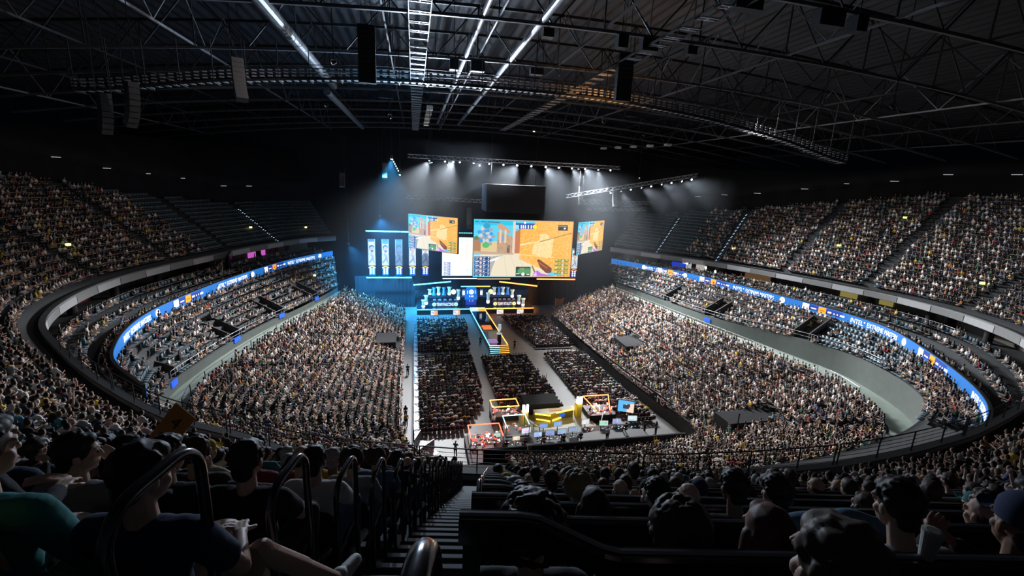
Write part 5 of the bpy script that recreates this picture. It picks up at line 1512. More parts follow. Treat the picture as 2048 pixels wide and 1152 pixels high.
# ------------------------------------------------------------------ people near the camera, one by one
def capsule(g, a, b, ra, rb, n=10):
    a, b = Vector(a), Vector(b)
    d = b - a
    if d.length < 1e-5: d = Vector((0, 0, 1e-4)); b = a + d
    d.normalize()
    pts = [a - d * ra * .98, a - d * ra * .8, a - d * ra * .4, a, (a + b) / 2, b, b + d * rb * .4, b + d * rb * .8, b + d * rb * .98]
    rr = [ra * .15, ra * .6, ra * .92, ra, (ra + rb) / 2, rb, rb * .92, rb * .6, rb * .15]
    return g.tube(pts, rr, n)
def ellip(g, c, r, R=None):
    bm = bmesh.new(); bmesh.ops.create_icosphere(bm, subdivisions=2, radius=1)
    vs = []
    for v in bm.verts:
        p = Vector((v.co.x * r[0], v.co.y * r[1], v.co.z * r[2]))
        if R is not None: p = R @ p
        vs.append(p + Vector(c))
    fs = [[v.index for v in f.verts] for f in bm.faces]; bm.free()
    return g.add(vs, fs)
def fuse(g, name, voxel, mats, sm=3, ratio=1.0, bumpy=0.0, fac=.5):
    """one continuous skin over overlapping volumes"""
    me = g.mesh('tmp', [])
    o = bpy.data.objects.new('tmp', me); COL.objects.link(o)
    r = o.modifiers.new('r', 'REMESH'); r.mode = 'VOXEL'; r.voxel_size = voxel; r.use_smooth_shade = True
    if sm:
        s = o.modifiers.new('s', 'SMOOTH'); s.iterations = sm; s.factor = fac
    if bumpy:
        t = bpy.data.textures.new('b', 'CLOUDS'); t.noise_scale = .05 if bumpy < .012 else .03
        dmod = o.modifiers.new('d', 'DISPLACE'); dmod.texture = t; dmod.strength = bumpy; dmod.mid_level = .5
    if ratio < 1:
        d = o.modifiers.new('dec', 'DECIMATE'); d.ratio = ratio
    dg = bpy.context.evaluated_depsgraph_get()
    out = bpy.data.meshes.new_from_object(o.evaluated_get(dg))
    bpy.data.objects.remove(o); bpy.data.meshes.remove(me)
    out.name = name
    out.materials.clear()
    for x in mats: out.materials.append(x)
    out.polygons.foreach_set('use_smooth', [True] * len(out.polygons))
    return out
def ik(a, b, l1, l2, pole):
    a, b = Vector(a), Vector(b); d = b - a; L = min(d.length, (l1 + l2) * .999); d.normalize()
    x = (l1 * l1 - l2 * l2 + L * L) / (2 * L); h = math.sqrt(max(0, l1 * l1 - x * x))
    p = Vector(pole); p = p - d * p.dot(d); p.normalize()
    return a + d * x + p * h, a + d * L

SKM = [mat('skin %d' % i, tuple(c), .55) for i, c in enumerate([(.62, .40, .31), (.52, .31, .22), (.70, .48, .38), (.33, .18, .11)])]
LIP = mat('lips', (.38, .15, .13), .5); EYE = mat('eye', (.05, .04, .04), .2); EYW = mat('eye white', (.7, .68, .65), .3)
HRM = [mat('hair ' + n, c, .6) for n, c in (('black', (.012, .01, .009)), ('dark brown', (.03, .018, .012)), ('brown', (.07, .04, .022)), ('auburn', (.12, .035, .018)), ('fair', (.30, .20, .10)), ('grey', (.3, .3, .3)))]
HRN = ['black', 'dark brown', 'brown', 'auburn', 'fair', 'grey']
CLC = [('black', (.012, .012, .014)), ('white', (.72, .71, .70)), ('grey', (.28, .28, .29)), ('navy', (.02, .035, .09)), ('maroon', (.22, .025, .03)), ('teal', (.03, .22, .22)), ('beige', (.45, .38, .28)),
       ('olive', (.12, .12, .06)), ('azure', (.35, .45, .58)), ('yellow', (.62, .45, .06)), ('denim', (.08, .15, .26)), ('charcoal', (.05, .05, .055))]
CLM = [mat('cloth ' + n, c, .9, noise=.15, scale=9) for n, c in CLC]
CI = {n: i for i, (n, _) in enumerate(CLC)}
LGM = [mat('trousers ' + n, c, .9) for n, c in (('black', (.014, .014, .016)), ('jeans', (.04, .06, .12)), ('khaki', (.28, .23, .16)))]
SHM = [mat('shoe white', (.6, .6, .6), .6), mat('shoe black', (.02, .02, .02), .5)]

def hand(g, w, fwd, nrm, side, curl=.5):
    """palm, four unequal fingers with knuckle bends, thumb from the side of the palm"""
    w, fwd, nrm = Vector(w), Vector(fwd).normalized(), Vector(nrm)
    nrm = (nrm - fwd * nrm.dot(fwd)).normalized(); lat = fwd.cross(nrm) * side
    for k in (-1, 0, 1): capsule(g, w + lat * .014 * k, w + fwd * .085 + lat * .024 * k, .017, .013, 8)
    for k, L in enumerate((.068, .078, .072, .055)):
        b = w + fwd * .088 + lat * (.033 - .022 * k); d = fwd.copy(); a = 0
        for sgm, f in enumerate((.45, .32, .25)):
            a = curl * (.7 if sgm == 0 else .6); d = (d * math.cos(a) - nrm * math.sin(a)).normalized(); e = b + d * L * f * 1.25
            capsule(g, b, e, .0092 - .0008 * sgm, .0086 - .0008 * sgm, 8); b = e
    t0 = w + fwd * .03 + lat * .03; t1 = t0 + (fwd * .6 + lat * .7 - nrm * .25).normalized() * .042; t2 = t1 + (fwd * .85 + lat * .2 - nrm * .35).normalized() * .03
    capsule(g, t0, t1, .0125, .0105, 8); capsule(g, t1, t2, .0105, .009, 8)

HAIRSTYLES = ('short', 'curly', 'long', 'bald', 'cap', 'bushy', 'ponytail')
def make_person(style='short', lean=0.05, yaw=0.0, pitch=.05, hands=None, knees=None, feet=None, sleeves='short', shorts=False, hood=False, stand=False, fine=True, seed=1, slim=1.0):
    """dict of meshes for one figure in its own frame (facing +Y, floor at z = 0)"""
    rs = random.Random(seed)
    pz = .53 if not stand else .93
    pel = Vector((0, 0, pz))
    ax = Vector((0, math.sin(lean), math.cos(lean)))
    chest = pel + ax * .30; nk = pel + ax * .47; hd = nk + Vector((0, .035 + .09 * math.sin(lean), .185))
    Rh = Matrix.Rotation(yaw, 3, 'Z') @ Matrix.Rotation(-pitch, 3, 'X')
    H = lambda *p: hd + Rh @ Vector(p)
    sh = [pel + ax * .43 + Vector((s * .185 * slim, 0, 0)) for s in (-1, 1)]
    hands = hands or (((-.12, .36, pz + .12), (.12, .36, pz + .12)) if not stand else ((-.27, .08, .82), (.27, .08, .82)))
    hip = [pel + Vector((s * .095, .0, -.02)) for s in (-1, 1)]
    if stand:
        knees = knees or ((-.10, .02, .50), (.10, .02, .50)); feet = feet or ((-.11, 0, .07), (.11, 0, .07))
    knees = knees or ((-.15, .43, .52), (.15, .43, .52)); feet = feet or ((-.15, .40, .08), (.15, .40, .08))
    B, T, Lg, Sh, Hr = MB(), MB(), MB(), MB(), MB()
    # body
    ellip(B, H(0, -.012, .035), (.074, .094, .092), Rh); ellip(B, H(0, .028, -.04), (.057, .062, .074), Rh)
    ellip(B, H(0, .055, -.088), (.026, .024, .022), Rh)
    capsule(B, H(0, .083, .012), H(0, .098, -.022), .008, .011, 8)
    for s in (-1, 1):
        capsule(B, H(s * .016, .084, .03), H(s * .05, .070, .028), .011, .009, 8); ellip(B, H(s * .036, .052, -.03), (.024, .022, .024), Rh)
        ellip(B, H(s * .032, .079, .008), (.013, .011, .010), Rh); ellip(B, H(s * .077, -.008, -.008), (.010, .020, .032), Rh); ellip(B, H(s * .080, -.014, .004), (.008, .013, .02), Rh)
    capsule(B, H(-.018, .083, -.057), H(.018, .083, -.057), .007, .007, 8); capsule(B, H(-.014, .081, -.066), H(.014, .081, -.066), .007, .007, 8)
    capsule(B, nk - ax * .03, H(0, -.022, -.06), .058, .050)
    capsule(B, pel, chest, .11, .12); capsule(B, sh[0], sh[1], .06, .06)
    # top
    ellip(T, pel + ax * .06 + Vector((0, .012, 0)), (.155 * slim, .125, .13)); ellip(T, pel + ax * .19 + Vector((0, .014, 0)), (.150 * slim, .118, .15)); ellip(T, chest, (.168 * slim, .122, .16))
    capsule(T, sh[0] + ax * .0, sh[1], .074, .074); capsule(T, nk - ax * .10, nk - ax * .02, .10, .066)
    if hood:
        ellip(T, nk + Vector((0, -.085, -.01)), (.115, .06, .075)); capsule(T, nk + Vector((-.085, -.02, -.01)), nk + Vector((.085, -.02, -.01)), .04, .04)
    wr = []
    for i, s in enumerate((-1, 1)):
        el, ha = ik(sh[i], hands[i], .28, .26, (s * .7, -.35, -.6))
        capsule(B, sh[i], el, .048, .038); capsule(B, el, ha, .037, .026)
        if fine:
            hand(B, ha, (ha - el), Vector((s * .25, -.2, 1)) if not stand else Vector((s, 0, .1)), s, .35 if not stand else .25)
        else: ellip(B, ha + (ha - el).normalized() * .06, (.035, .05, .025))
        if sleeves == 'short': capsule(T, sh[i], sh[i].lerp(el, .62), .074, .064)
        else: capsule(T, sh[i], el, .074, .056); capsule(T, el, el.lerp(ha, .93), .055, .040)
        kn, an = Vector(knees[i]), Vector(feet[i])
        capsule(B, hip[i], kn, .082, .058); capsule(B, kn, an, .054, .038); capsule(B, kn.lerp(an, .12), kn.lerp(an, .5), .052, .050)
        capsule(Lg, hip[i], kn if not shorts else hip[i].lerp(kn, .78), .100, .076 if not shorts else .088)
        if not shorts: capsule(Lg, kn, kn.lerp(an, .95), .074, .056)
        fo = Vector((s * .03, .17, 0))
        capsule(Sh, an + Vector((0, -.035, -.035)), an + fo + Vector((0, 0, -.045)), .043, .036); capsule(Sh, an + Vector((0, -.01, -.02)), an + Vector((0, .03, -.0)), .046, .048); capsule(Sh, an + fo * .5 + Vector((0, 0, -.03)), an + fo + Vector((s * .012, .015, -.045)), .046, .040)
    ellip(Lg, pel + Vector((0, -.02, -.02)), (.17 * slim, .13, .105))
    # hair
    def dome(e, cx=0.0): ellip(Hr, H(0, -.026 + cx, .046), (.080 + e, .094 + e, .094 + e), Rh)
    if style == 'short':
        dome(.008); ellip(Hr, H(0, -.062, -.035), (.062, .045, .06), Rh); ellip(Hr, H(0, .035, .088), (.062, .05, .036), Rh)
        for k in range(60):
            z = rs.uniform(-.1, 1); a = rs.uniform(0, 2 * math.pi); q = math.sqrt(1 - z * z)
            p = Vector((q * math.cos(a) * .088, q * math.sin(a) * .100, z * .102))
            if p.y > .05 and p.z < .07: continue
            ellip(Hr, H(p.x, p.y - .022, p.z + .042), (.012, .015, .008), Rh)
    elif style in ('curly', 'bushy'):
        big = .022 if style == 'curly' else .04
        dome(.012)
        for k in range(420 if fine else 70):
            z = rs.uniform(-.35 if style == 'curly' else -.55, 1); a = rs.uniform(0, 2 * math.pi); q = math.sqrt(1 - z * z)
            p = Vector((q * math.cos(a) * (.088 + big), q * math.sin(a) * (.096 + big), z * (.098 + big)))
            if p.y > .045 and p.z < .05: continue
            r_ = rs.uniform(.009, .017) if fine else rs.uniform(.016, .028); ellip(Hr, H(p.x, p.y - .026, p.z + .045), (r_, r_, r_), Rh)
    elif style in ('long', 'ponytail'):
        dome(.012); ellip(Hr, H(0, .038, .098), (.056, .04, .03), Rh)
        if style == 'long':
            for k in range(9):
                t = math.radians(185 + 170 * k / 8); x, y = .086 * math.cos(t), .088 * math.sin(t) - .015
                a0 = H(x, y, .02); a1 = H(x * 1.1, y - .012, -.14); a2 = a1 + Vector((x * .25, -.035, -.16 - .05 * rs.random()))
                capsule(Hr, a0, a1, .030, .032, 8); capsule(Hr, a1, a2, .032, .020, 8)
        else:
            ellip(Hr, H(0, -.07, -.02), (.06, .04, .06), Rh); capsule(Hr, H(0, -.125, .05), H(0, -.165, .0), .026, .034, 8); capsule(Hr, H(0, -.165, .0), H(0, -.165, -.20), .034, .016, 8)
    elif style == 'bald':
        for s in (-1, 1): ellip(Hr, H(s * .058, -.045, .0), (.024, .05, .035), Rh)
        ellip(Hr, H(0, -.085, -.015), (.055, .024, .045), Rh)
    elif style == 'cap':
        ellip(Hr, H(0, -.06, -.025), (.066, .046, .06), Rh)
    parts = {}
    bm_ = fuse(B, 'body', .0062 if fine else .013, [SKM[0], LIP, EYE], 2 if fine else 1, .5 if fine else .35)
    mi = np.zeros(len(bm_.polygons), np.int32); Ri = Rh.transposed()
    cen = np.zeros(len(bm_.polygons) * 3); bm_.polygons.foreach_get('center', cen); cen = cen.reshape(-1, 3)
    lo = (cen - np.array(hd)) @ np.array(Rh)
    mi[(np.abs(lo[:, 0]) < .024) & (lo[:, 2] < -.049) & (lo[:, 2] > -.077) & (lo[:, 1] > .080)] = 1
    for s in (-1, 1): mi[(np.abs(lo[:, 0] - s * .032) < .011) & (np.abs(lo[:, 2] - .008) < .006) & (lo[:, 1] > .078)] = 2
    bm_.polygons.foreach_set('material_index', mi)
    parts['body'] = bm_
    parts['top'] = fuse(T, 'top', .013 if fine else .022, [CLM[0]], 2, .6 if fine else .5, .010)
    parts['trousers'] = fuse(Lg, 'trousers', .014 if fine else .022, [LGM[0]], 2, .6 if fine else .5, .006)
    parts['shoes'] = fuse(Sh, 'shoes', .010 if fine else .02, [SHM[0]], 1, .6)
    parts['hair'] = fuse(Hr, 'hair', .0075 if fine else .014, [HRM[0]], 1 if style in ('curly', 'bushy') else 2, .6 if fine else .5, .007 if style in ('curly', 'bushy') else .004)
    if style == 'cap':
        C = MB()
        n = 20; prof = [(.090, .02), (.091, .05), (.086, .085), (.068, .115), (.038, .135), (.008, .142)]
        vs = []; fs = []
        for r_, z in prof:
            for k in range(n):
                t = 2 * math.pi * k / n; vs.append(H(r_ * .93 * math.cos(t), r_ * 1.08 * math.sin(t) - .012, z + .008))
        for i in range(len(prof) - 1):
            for k in range(n): fs.append((i * n + k, i * n + (k + 1) % n, (i + 1) * n + (k + 1) % n, (i + 1) * n + k))
        fs.append(tuple((len(prof) - 1) * n + k for k in range(n)))
        C.add(vs, fs)
        br_ = [(.078 * math.cos(t), .07 + .10 * math.sin(t)) for t in np.linspace(.05, math.pi - .05, 12)]
        up_ = [H(x, y, .035 - .012 * abs(x) / .08) for x, y in br_]; dn_ = [p + Vector((0, 0, -.006)) for p in up_]
        C.add(up_ + dn_, [tuple(range(12)), tuple(range(23, 11, -1))] + [(i, (i + 1) % 12, 12 + (i + 1) % 12, 12 + i) for i in range(12)])
        parts['cap'] = C.mesh('cap', [CLM[0]], True)
    parts['_head'] = hd; parts['_hands'] = hands
    return parts

def one_mesh(parts, name='person'):
    """the same figure as a single mesh for small copies: slots skin, lips, eye, top, trousers, shoes, hair, cap"""
    V, F, M = [], [], []
    slot = {'body': 0, 'top': 3, 'trousers': 4, 'shoes': 5, 'hair': 6, 'cap': 7}
    for k, me in parts.items():
        if k.startswith('_'): continue
        o = len(V); V += [tuple(v.co) for v in me.vertices]
        for p in me.polygons:
            F.append(tuple(i + o for i in p.vertices)); M.append(slot[k] + (p.material_index if k == 'body' else 0))
    me = bpy.data.meshes.new(name); me.from_pydata(V, [], F)
    for x in (SKM[0], LIP, EYE, CLM[0], LGM[0], SHM[0], HRM[0], CLM[0]): me.materials.append(x)
    me.polygons.foreach_set('material_index', M); me.polygons.foreach_set('use_smooth', [True] * len(F)); me.update()
    return me

def set_mat(o, slot, m):
    o.material_slots[slot].link = 'OBJECT'; o.material_slots[slot].material = m

def put_person(parts, loc, rz, look, label, group=None, scale=1.0):
    """look = (skin, hair, top, legs, shoes) indices"""
    sk, hr, tp, lg, sh_ = look
    root = empty('person', loc, rz, label, 'person', group)
    root.scale = (scale,) * 3
    for k in ('body', 'top', 'trousers', 'shoes', 'hair', 'cap'):
        if k not in parts: continue
        o = link(k, parts[k], bod if k in ('hair', 'cap') else root)
        if k == 'body': bod = o
        if k == 'body': set_mat(o, 0, SKM[sk])
        elif k == 'top': set_mat(o, 0, CLM[tp])
        elif k == 'trousers': set_mat(o, 0, LGM[lg])
        elif k == 'shoes': set_mat(o, 0, SHM[sh_])
        elif k == 'hair': set_mat(o, 0, HRM[hr])
        else: set_mat(o, 0, CLM[(tp + 3) % len(CLM)])
    return root
def put_small(me, loc, rz, look, label, group=None, scale=1.0):
    sk, hr, tp, lg, sh_ = look
    o = link('person', me); o.location = loc; o.rotation_euler = (0, 0, rz); o.scale = (scale,) * 3
    for s, m in ((0, SKM[sk]), (3, CLM[tp]), (4, LGM[lg]), (5, SHM[sh_]), (6, HRM[hr]), (7, CLM[(tp + 5) % len(CLM)])): set_mat(o, s, m)
    return tag(o, label, 'person', group)

# figures: fine ones for the nearest rows
LAP = ((-.10, .30, .66), (.10, .30, .66)); KNEE = ((-.15, .38, .62), (.15, .38, .62)); CHIN = ((-.14, .36, .62), (.05, .26, .98)); PHONE = ((-.05, .33, .88), (.08, .33, .86)); FORE = ((-.10, .52, .62), (.12, .52, .62))
FIG = {
    'short': make_person('short', .0, 0, .05, KNEE, seed=1), 'curly': make_person('curly', .02, -.1, .05, LAP, seed=2), 'long': make_person('long', .02, .05, .03, LAP, seed=3, slim=.9),
    'bald': make_person('bald', .03, .1, .05, KNEE, seed=4), 'cap': make_person('cap', .05, -.15, .05, PHONE, sleeves='long', seed=5), 'bushy': make_person('bushy', .0, .1, .05, LAP, seed=6),
    'ponytail': make_person('ponytail', .05, -.5, .05, KNEE, seed=7, slim=.9), 'hunched': make_person('short', .55, .1, .2, FORE, sleeves='long', seed=8), 'hooded': make_person('short', .05, -.35, .05, LAP, sleeves='long', hood=True, seed=9),
    'turned': make_person('short', .05, -.9, .05, CHIN, seed=10), 'bare_legs': make_person('short', .05, -.45, .12, ((-.02, .30, .70), (.16, .34, .68)), knees=((.03, .40, .60), (.27, .30, .62)), feet=((.10, .62, .12), (.47, .66, .09)), shorts=True, seed=11),
    'grey_long': make_person('long', .15, .3, .1, PHONE, sleeves='long', seed=12),
}
SMALL = {}
for k, a in (('short', dict(style='short', hands=KNEE)), ('curly', dict(style='curly', hands=LAP, yaw=-.1)), ('long', dict(style='long', hands=LAP, slim=.9)), ('bald', dict(style='bald', hands=KNEE)),
             ('cap', dict(style='cap', hands=PHONE, sleeves='long')), ('ponytail', dict(style='ponytail', hands=KNEE, yaw=-.4, slim=.9)), ('hunched', dict(style='short', lean=.45, hands=FORE, sleeves='long')),
             ('hooded', dict(style='short', hood=True, sleeves='long', yaw=-.3, hands=LAP)), ('arms_up', dict(style='short', hands=((-.30, .12, 1.45), (.30, .15, 1.42))))):
    SMALL[k] = one_mesh(make_person(fine=False, seed=len(k), **a))
for k, a in (('standing', dict(style='short', stand=True)), ('standing_cap', dict(style='cap', stand=True, hands=((-.1, .32, 1.15), (.12, .3, 1.12)))), ('standing_long', dict(style='long', stand=True, slim=.9))):
    SMALL[k] = one_mesh(make_person(fine=False, seed=len(k), **a))
# ------------------------------------------------------------------ the rows around the camera
DK = lambda k: 1.31 + .85 * k
ZT = lambda k, side: 25.47 - .58 * k + (.28 if side < 0 else 0)
A_L, A_R = -1.12, -.08                     # edges of the central stairs
# stairs
g = MB()
for i in range(-4, 38):
    d0 = 1.16 + .425 * i; z = 25.763 - .29 * i
    if z < 15.45: break
    g.box(P((A_L + A_R) / 2, d0 + .2125, z - .25), (A_R - A_L, .43, .5), 0, Matrix.Rotation(-RA, 3, 'Z'))
    g.box(P((A_L + A_R) / 2, d0 + .405, z + .004), (A_R - A_L - .04, .05, .012), 1, Matrix.Rotation(-RA, 3, 'Z'))
tag(g.build('stairs', [CONCD, mat('pale step edge', (.7, .72, .75), .45)]), 'central stairs with pale step edges leading down to the railing', 'stairs', kind='structure')
g = MB()
for k in range(-3, 18):                    # raised plinth of the rows left of the stairs
    g.box(P(A_L - 5.0, DK(k) - .275, ZT(k, -1) - .35), (10.0, .85, .7), 0, Matrix.Rotation(-RA, 3, 'Z'))
tag(g.build('row_plinth', CONCD), 'raised concrete rows left of the central stairs', 'building', kind='structure')

GLINT = mat('rail highlight metal', (.26, .27, .28), .42, .7)  # paler metal that paints in the highlight on the rail tops
HOOP = mat('dark polished tube', (.10, .10, .11), .2, .75)
GLOSS = mat('glossy black metal', (.010, .010, .012), .16, 0.0, spec=.8)
# row rails on the right
for k in range(0, 17):
    z = 26.765 - .58 * k; d = DK(k)
    root = empty('row_rail', P(3, d, z), -RA, 'black rail along the seat backs right of the stairs, %s row before the camera' % ordw(k + 1), 'railing', 'row rails right of the stairs')
    Lr = 11.5
    L2 = lambda lat, dz, dd=0.0: (lat - 3, dd, dz)
    g = MB()
    path = [(-.10, .14), (.10, .14), (.17, .13), (.40, .015), (.46, 0), (Lr, 0)]
    prof = [(-.035, -.09), (-.035, -.01), (-.025, 0), (.025, 0), (.035, -.01), (.035, -.09)]
    vs = []; fs = []; n = len(prof)
    for lat, dz in path: vs += [L2(lat, dz + pz_, pd_) for pd_, pz_ in prof]
    for i in range(len(path) - 1):
        for q_ in range(n): fs.append((i * n + q_, i * n + (q_ + 1) % n, (i + 1) * n + (q_ + 1) % n, (i + 1) * n + q_))
    fs += [tuple(range(n)), tuple((len(path) - 1) * n + q_ for q_ in range(n - 1, -1, -1))]
    g.add(vs, fs); o = g.build('handrail', GLOSS, root)
    g = MB(); g.tube([L2(lat, dz + .003) for lat, dz in path], .010, 6); g.build('top_highlight', GLINT, root)  # thin strip added along the rail top for its highlight
    g = MB(); g.box(L2((Lr + .5) / 2, -.40, .0), (Lr - .55, .03, .62)); g.build('back_panel', SEATD, root)
    for lat in (-.055, 3.6, 7.4, 11.3):
        g = MB(); g.bar(L2(lat, -1.28), L2(lat, .05 if lat < 0 else -.05), .06, .05); g.build('post', SEATD, root)
def end_hoop(lat, d, z0, h, label, dep=.42, r=.021):
    """inverted U of bent tube at the end of a row, with a foot plate at each leg"""
    c = .13; y0, y1 = -dep / 2, dep / 2
    pts = [(0, y0, 0), (0, y0, h * .5), (0, y0, h - c)] + [(0, y0 + c - c * math.cos(t), h - c + c * math.sin(t)) for t in np.linspace(.2, math.pi / 2, 7)]
    pts += [(0, y1 - c + c * math.sin(t), h - c + c * math.cos(t)) for t in np.linspace(0, math.pi / 2 - .2, 7)] + [(0, y1, h - c), (0, y1, h * .5), (0, y1, 0)]
    root = empty('row_end_hoop', P(lat, d, z0), -RA, label, 'handrail', 'hooped handrails at the row ends')
    g = MB(); g.tube(pts, r, 14); g.build('tube', HOOP, root, smooth=True)
    g = MB()
    for y in (y0, y1): g.lathe([(r * 2.2, 0), (r * 2.2, .012)], (0, y, 0), 12)
    g.build('foot_plate', SEATD, root)
    return root
for k in range(-1, 17):
    end_hoop(A_L + .03, DK(k) - .0, ZT(k, -1), 1.28, 'hooped dark handrail left of the stairs, %s row from the camera' % ordw(k + 2))
    if k not in (0, 1): end_hoop(A_R - (.01 if k < 0 else 0), DK(k) - (.04 if k < 0 else .12), ZT(k, 1), 1.46 if k < 0 else 1.50, 'hooped dark handrail right of the stairs, %s row from the camera' % ordw(k + 2), .34)

# seats
def make_seat():
    r = empty('stadium_seat', label='seat', cat='seat', group='black seats around the camera')
    g = MB(); g.prism([(-.22, .42), (-.20, .45), (0, .435), (.20, .45), (.22, .42)], (0, -.10, 0), (1, 0, 0), (0, 0, 1), (0, .42, .02)); bevel(g.build('seat_pan', SEATD, r), .012)
    g = MB()
    pts = [(-.22, .44), (.22, .44), (.22, .78)] + [(.12 + .10 * math.cos(t), .78 + .10 * math.sin(t)) for t in np.linspace(.2, math.pi / 2, 5)] + [(-.12 + .10 * math.cos(t), .78 + .10 * math.sin(t)) for t in np.linspace(math.pi / 2, math.pi - .2, 5)] + [(-.22, .78)]
    g.prism(pts, (0, -.20, 0), (1, 0, 0), (0, 0, 1), (0, .05, 0)); bevel(g.build('backrest', SEATD, r), .015)
    g = MB(); g.box((0, -.06, .21), (.07, .10, .42)); g.box((0, -.06, .02), (.2, .2, .04)); g.build('support', RAILD, r)
    return r

ROWN = lambda k: ordw(18 - k)
SPOT = {
 (-1, 1): ('short', (0, 2, 0, 0, 1), 'person with tousled brown hair nearest at the lower right', -.23, -.05, .15),
 (0, 1): ('curly', (0, 2, 0, 0, 1), 'person with curly light brown hair, nearest row right of the stairs', .06),
 (0, 2): ('long', (0, 3, 0, 0, 1), 'person with straight auburn hair beside the curly haired one', -.08),
 (0, 0): ('bushy', (0, 0, 11, 0, 1), 'person with bushy dark hair right next to the stairs rail', -.03),
 (1, 0): ('short', (0, 1, 0, 1, 1), 'person with short hair in black, second rail row, beside the stairs', 0),
 (1, 1): ('long', (0, 1, 5, 1, 0), 'person with long dark hair in a teal shirt, seen from behind', -.06),
 (1, 4): ('hunched', (0, 1, 10, 1, 1), 'person in denim jacket hunched forward right of the auburn haired one', -.24),
 (2, 2): ('bald', (2, 5, 11, 1, 1), 'bald person shining in the stage light, third rail row', .14),
 (3, 2): ('bald', (0, 5, 0, 0, 1), 'smaller bald person one row below the other bald one', .16),
 (2, 0): ('short', (0, 0, 8, 1, 1), 'person in a pale blue shirt bending forward, third rail row by the stairs', .05),
 (3, 4): ('cap', (0, 0, 0, 0, 1), 'person wearing a dark cap, fourth rail row', 0),
 (0, 3): ('hunched', (0, 1, 2, 0, 1), 'person in a grey shirt leaning far forward over the knees at the right', .23),
 (0, -1): ('bare_legs', (0, 1, 3, 2, 0), 'person in navy shirt, bare legs and white sneakers stretched towards stairs', 0.08, -.08),
 (0, -2): ('hooded', (0, 0, 5, 0, 1), 'person in a teal hooded top at the lower left', 0),
 (1, -1): ('short', (0, 0, 0, 0, 1), 'dark haired person in black right behind the second row end panel', -.02),
 (1, -2): ('hooded', (0, 1, 0, 0, 1), 'person in a dark hooded top, head turned stagewards, second row left of stairs', 0),
 (1, -3): ('turned', (2, 0, 2, 0, 1), 'person with a clear profile and grey collar at the left', 0),
 (2, -1): ('short', (0, 0, 1, 1, 0), 'person in a white shirt at the row end left of the stairs', 0),
 (3, -1): ('curly', (0, 1, 2, 1, 1), 'curly haired person in grey at the row end, fourth row left of the stairs', 0),
}
STY = ['short', 'short', 'short', 'curly', 'long', 'bald', 'cap', 'ponytail', 'hunched', 'hooded']
TOPW = [28, 20, 9, 8, 5, 3, 6, 3, 5, 3, 4, 10]
slots = []
for k in range(-1, 18):
    for side in (1, -1):
        for i in range(24):
            lat = (.20 + .50 * i) if side > 0 else (-1.40 - .50 * i)
            if not (-11 < lat < 15): continue
            d = DK(k) + .17; z = ZT(k, side)
            if side > 0 and k < 0: lat += .30
            p = P(lat, d, z)
            if (k, i if side > 0 else -(i + 1)) not in SPOT and not in_view(p.x, p.y, z + 1.1, 1.12) and not in_view(p.x, p.y + .5, z + .6, 1.05): continue
            slots.append((math.hypot(p.x, p.y), k, side, i, lat, d, z))
# the block right of lat 12 and left of -10 continues the same rows
slots.sort()
N_ONE, N_FINE, N_SEAT = 290, 46, 240
first_fig = {}
seat0 = make_seat(); used_seat = False
NEAR_SEATS = []
nfine = 0
for n, (dist, k, side, i, lat, d, z) in enumerate(slots):
    p = P(lat, d, z)
    nth = ordw(i + 1); sd = 'right' if side > 0 else 'left'
    if n < N_SEAT:
        s = seat0 if not used_seat else copy_tree(seat0); used_seat = True
        s.location = p; s.rotation_euler = (0, 0, YROW)
        s['label'] = 'black seat in the %s row from the walkway, %s place %s of the stairs' % (ROWN(k), nth, sd)
    else: NEAR_SEATS.append((p.x, p.y, z, YROW))
    key = (k, i if side > 0 else -(i + 1))
    if k < 0 and key not in SPOT: continue
    rr = random.Random(1000 * k + 10 * i + side)
    if key in SPOT and n < N_ONE:
        st, look, label, dl, dz, dd = (SPOT[key] + (0, 0))[:6]
        pp = P(lat + dl, d + dd, z + dz)
        put_person(FIG[st], pp, YROW + (0 if st != 'bare_legs' else 0), look, label)
        continue
    if n >= 12 and rr.random() < .05: continue
    st = rr.choice(STY); top_i = rr.choices(range(12), TOPW)[0] if k > 1 or rr.random() < .25 else rr.choice((0, 11, 3))
    look = (rr.choices((0, 1, 2, 3), (4, 3, 2, 1))[0], rr.choices(range(6), (5, 4, 4, 1, 1, 1))[0], top_i, rr.randrange(3), rr.randrange(2))
    rz = YROW + rr.gauss(0, .15) + (-.15 if side < 0 else .12) + (-.02 * lat if abs(lat) > 4 else 0) * 0
    pp = P(lat + rr.uniform(-.05, .05), d + rr.uniform(-.03, .05), z); sc = rr.uniform(.94, 1.06)
    if n < N_ONE:
        hd_ = {'bald': 'bald person', 'cap': 'capped person', 'ponytail': 'person with ponytail', 'long': 'long haired person', 'curly': 'curly haired person', 'hooded': 'person in hood', 'hunched': 'hunched person', 'short': 'person'}[st]
        label = '%s in %s top, %s row from walkway, %s seat %s of stairs' % (hd_, CLC[top_i][0], ROWN(k), nth, sd)
        if nfine < N_FINE:
            nfine += 1
            put_person(FIG[st] if st in FIG else FIG['short'], pp, rz, look, label, 'spectators in the rows around the camera', sc)
        else:
            if rr.random() < .03: st = 'arms_up'
            put_small(SMALL[st], pp, rz, look, label, 'spectators in the rows around the camera', sc)
    else:
        NEARP.append((pp.x, pp.y, z, rz, sc, tmpl(.02, .01)))
build_crowd('crowd', LOWER + FLOORP + MIDDLE + BOXP + UPPER + [r_[:5] + (r_[5] + len(LOW),) for r_ in NEARP], 'thousands of spectators filling the floor and the tiers beyond the nearest rows', LOW + MIDP)
build_seats('seating', SEATS + SEATS_U + NEAR_SEATS, SEATM, 'blue grey seats of the tiers, many of them under spectators')

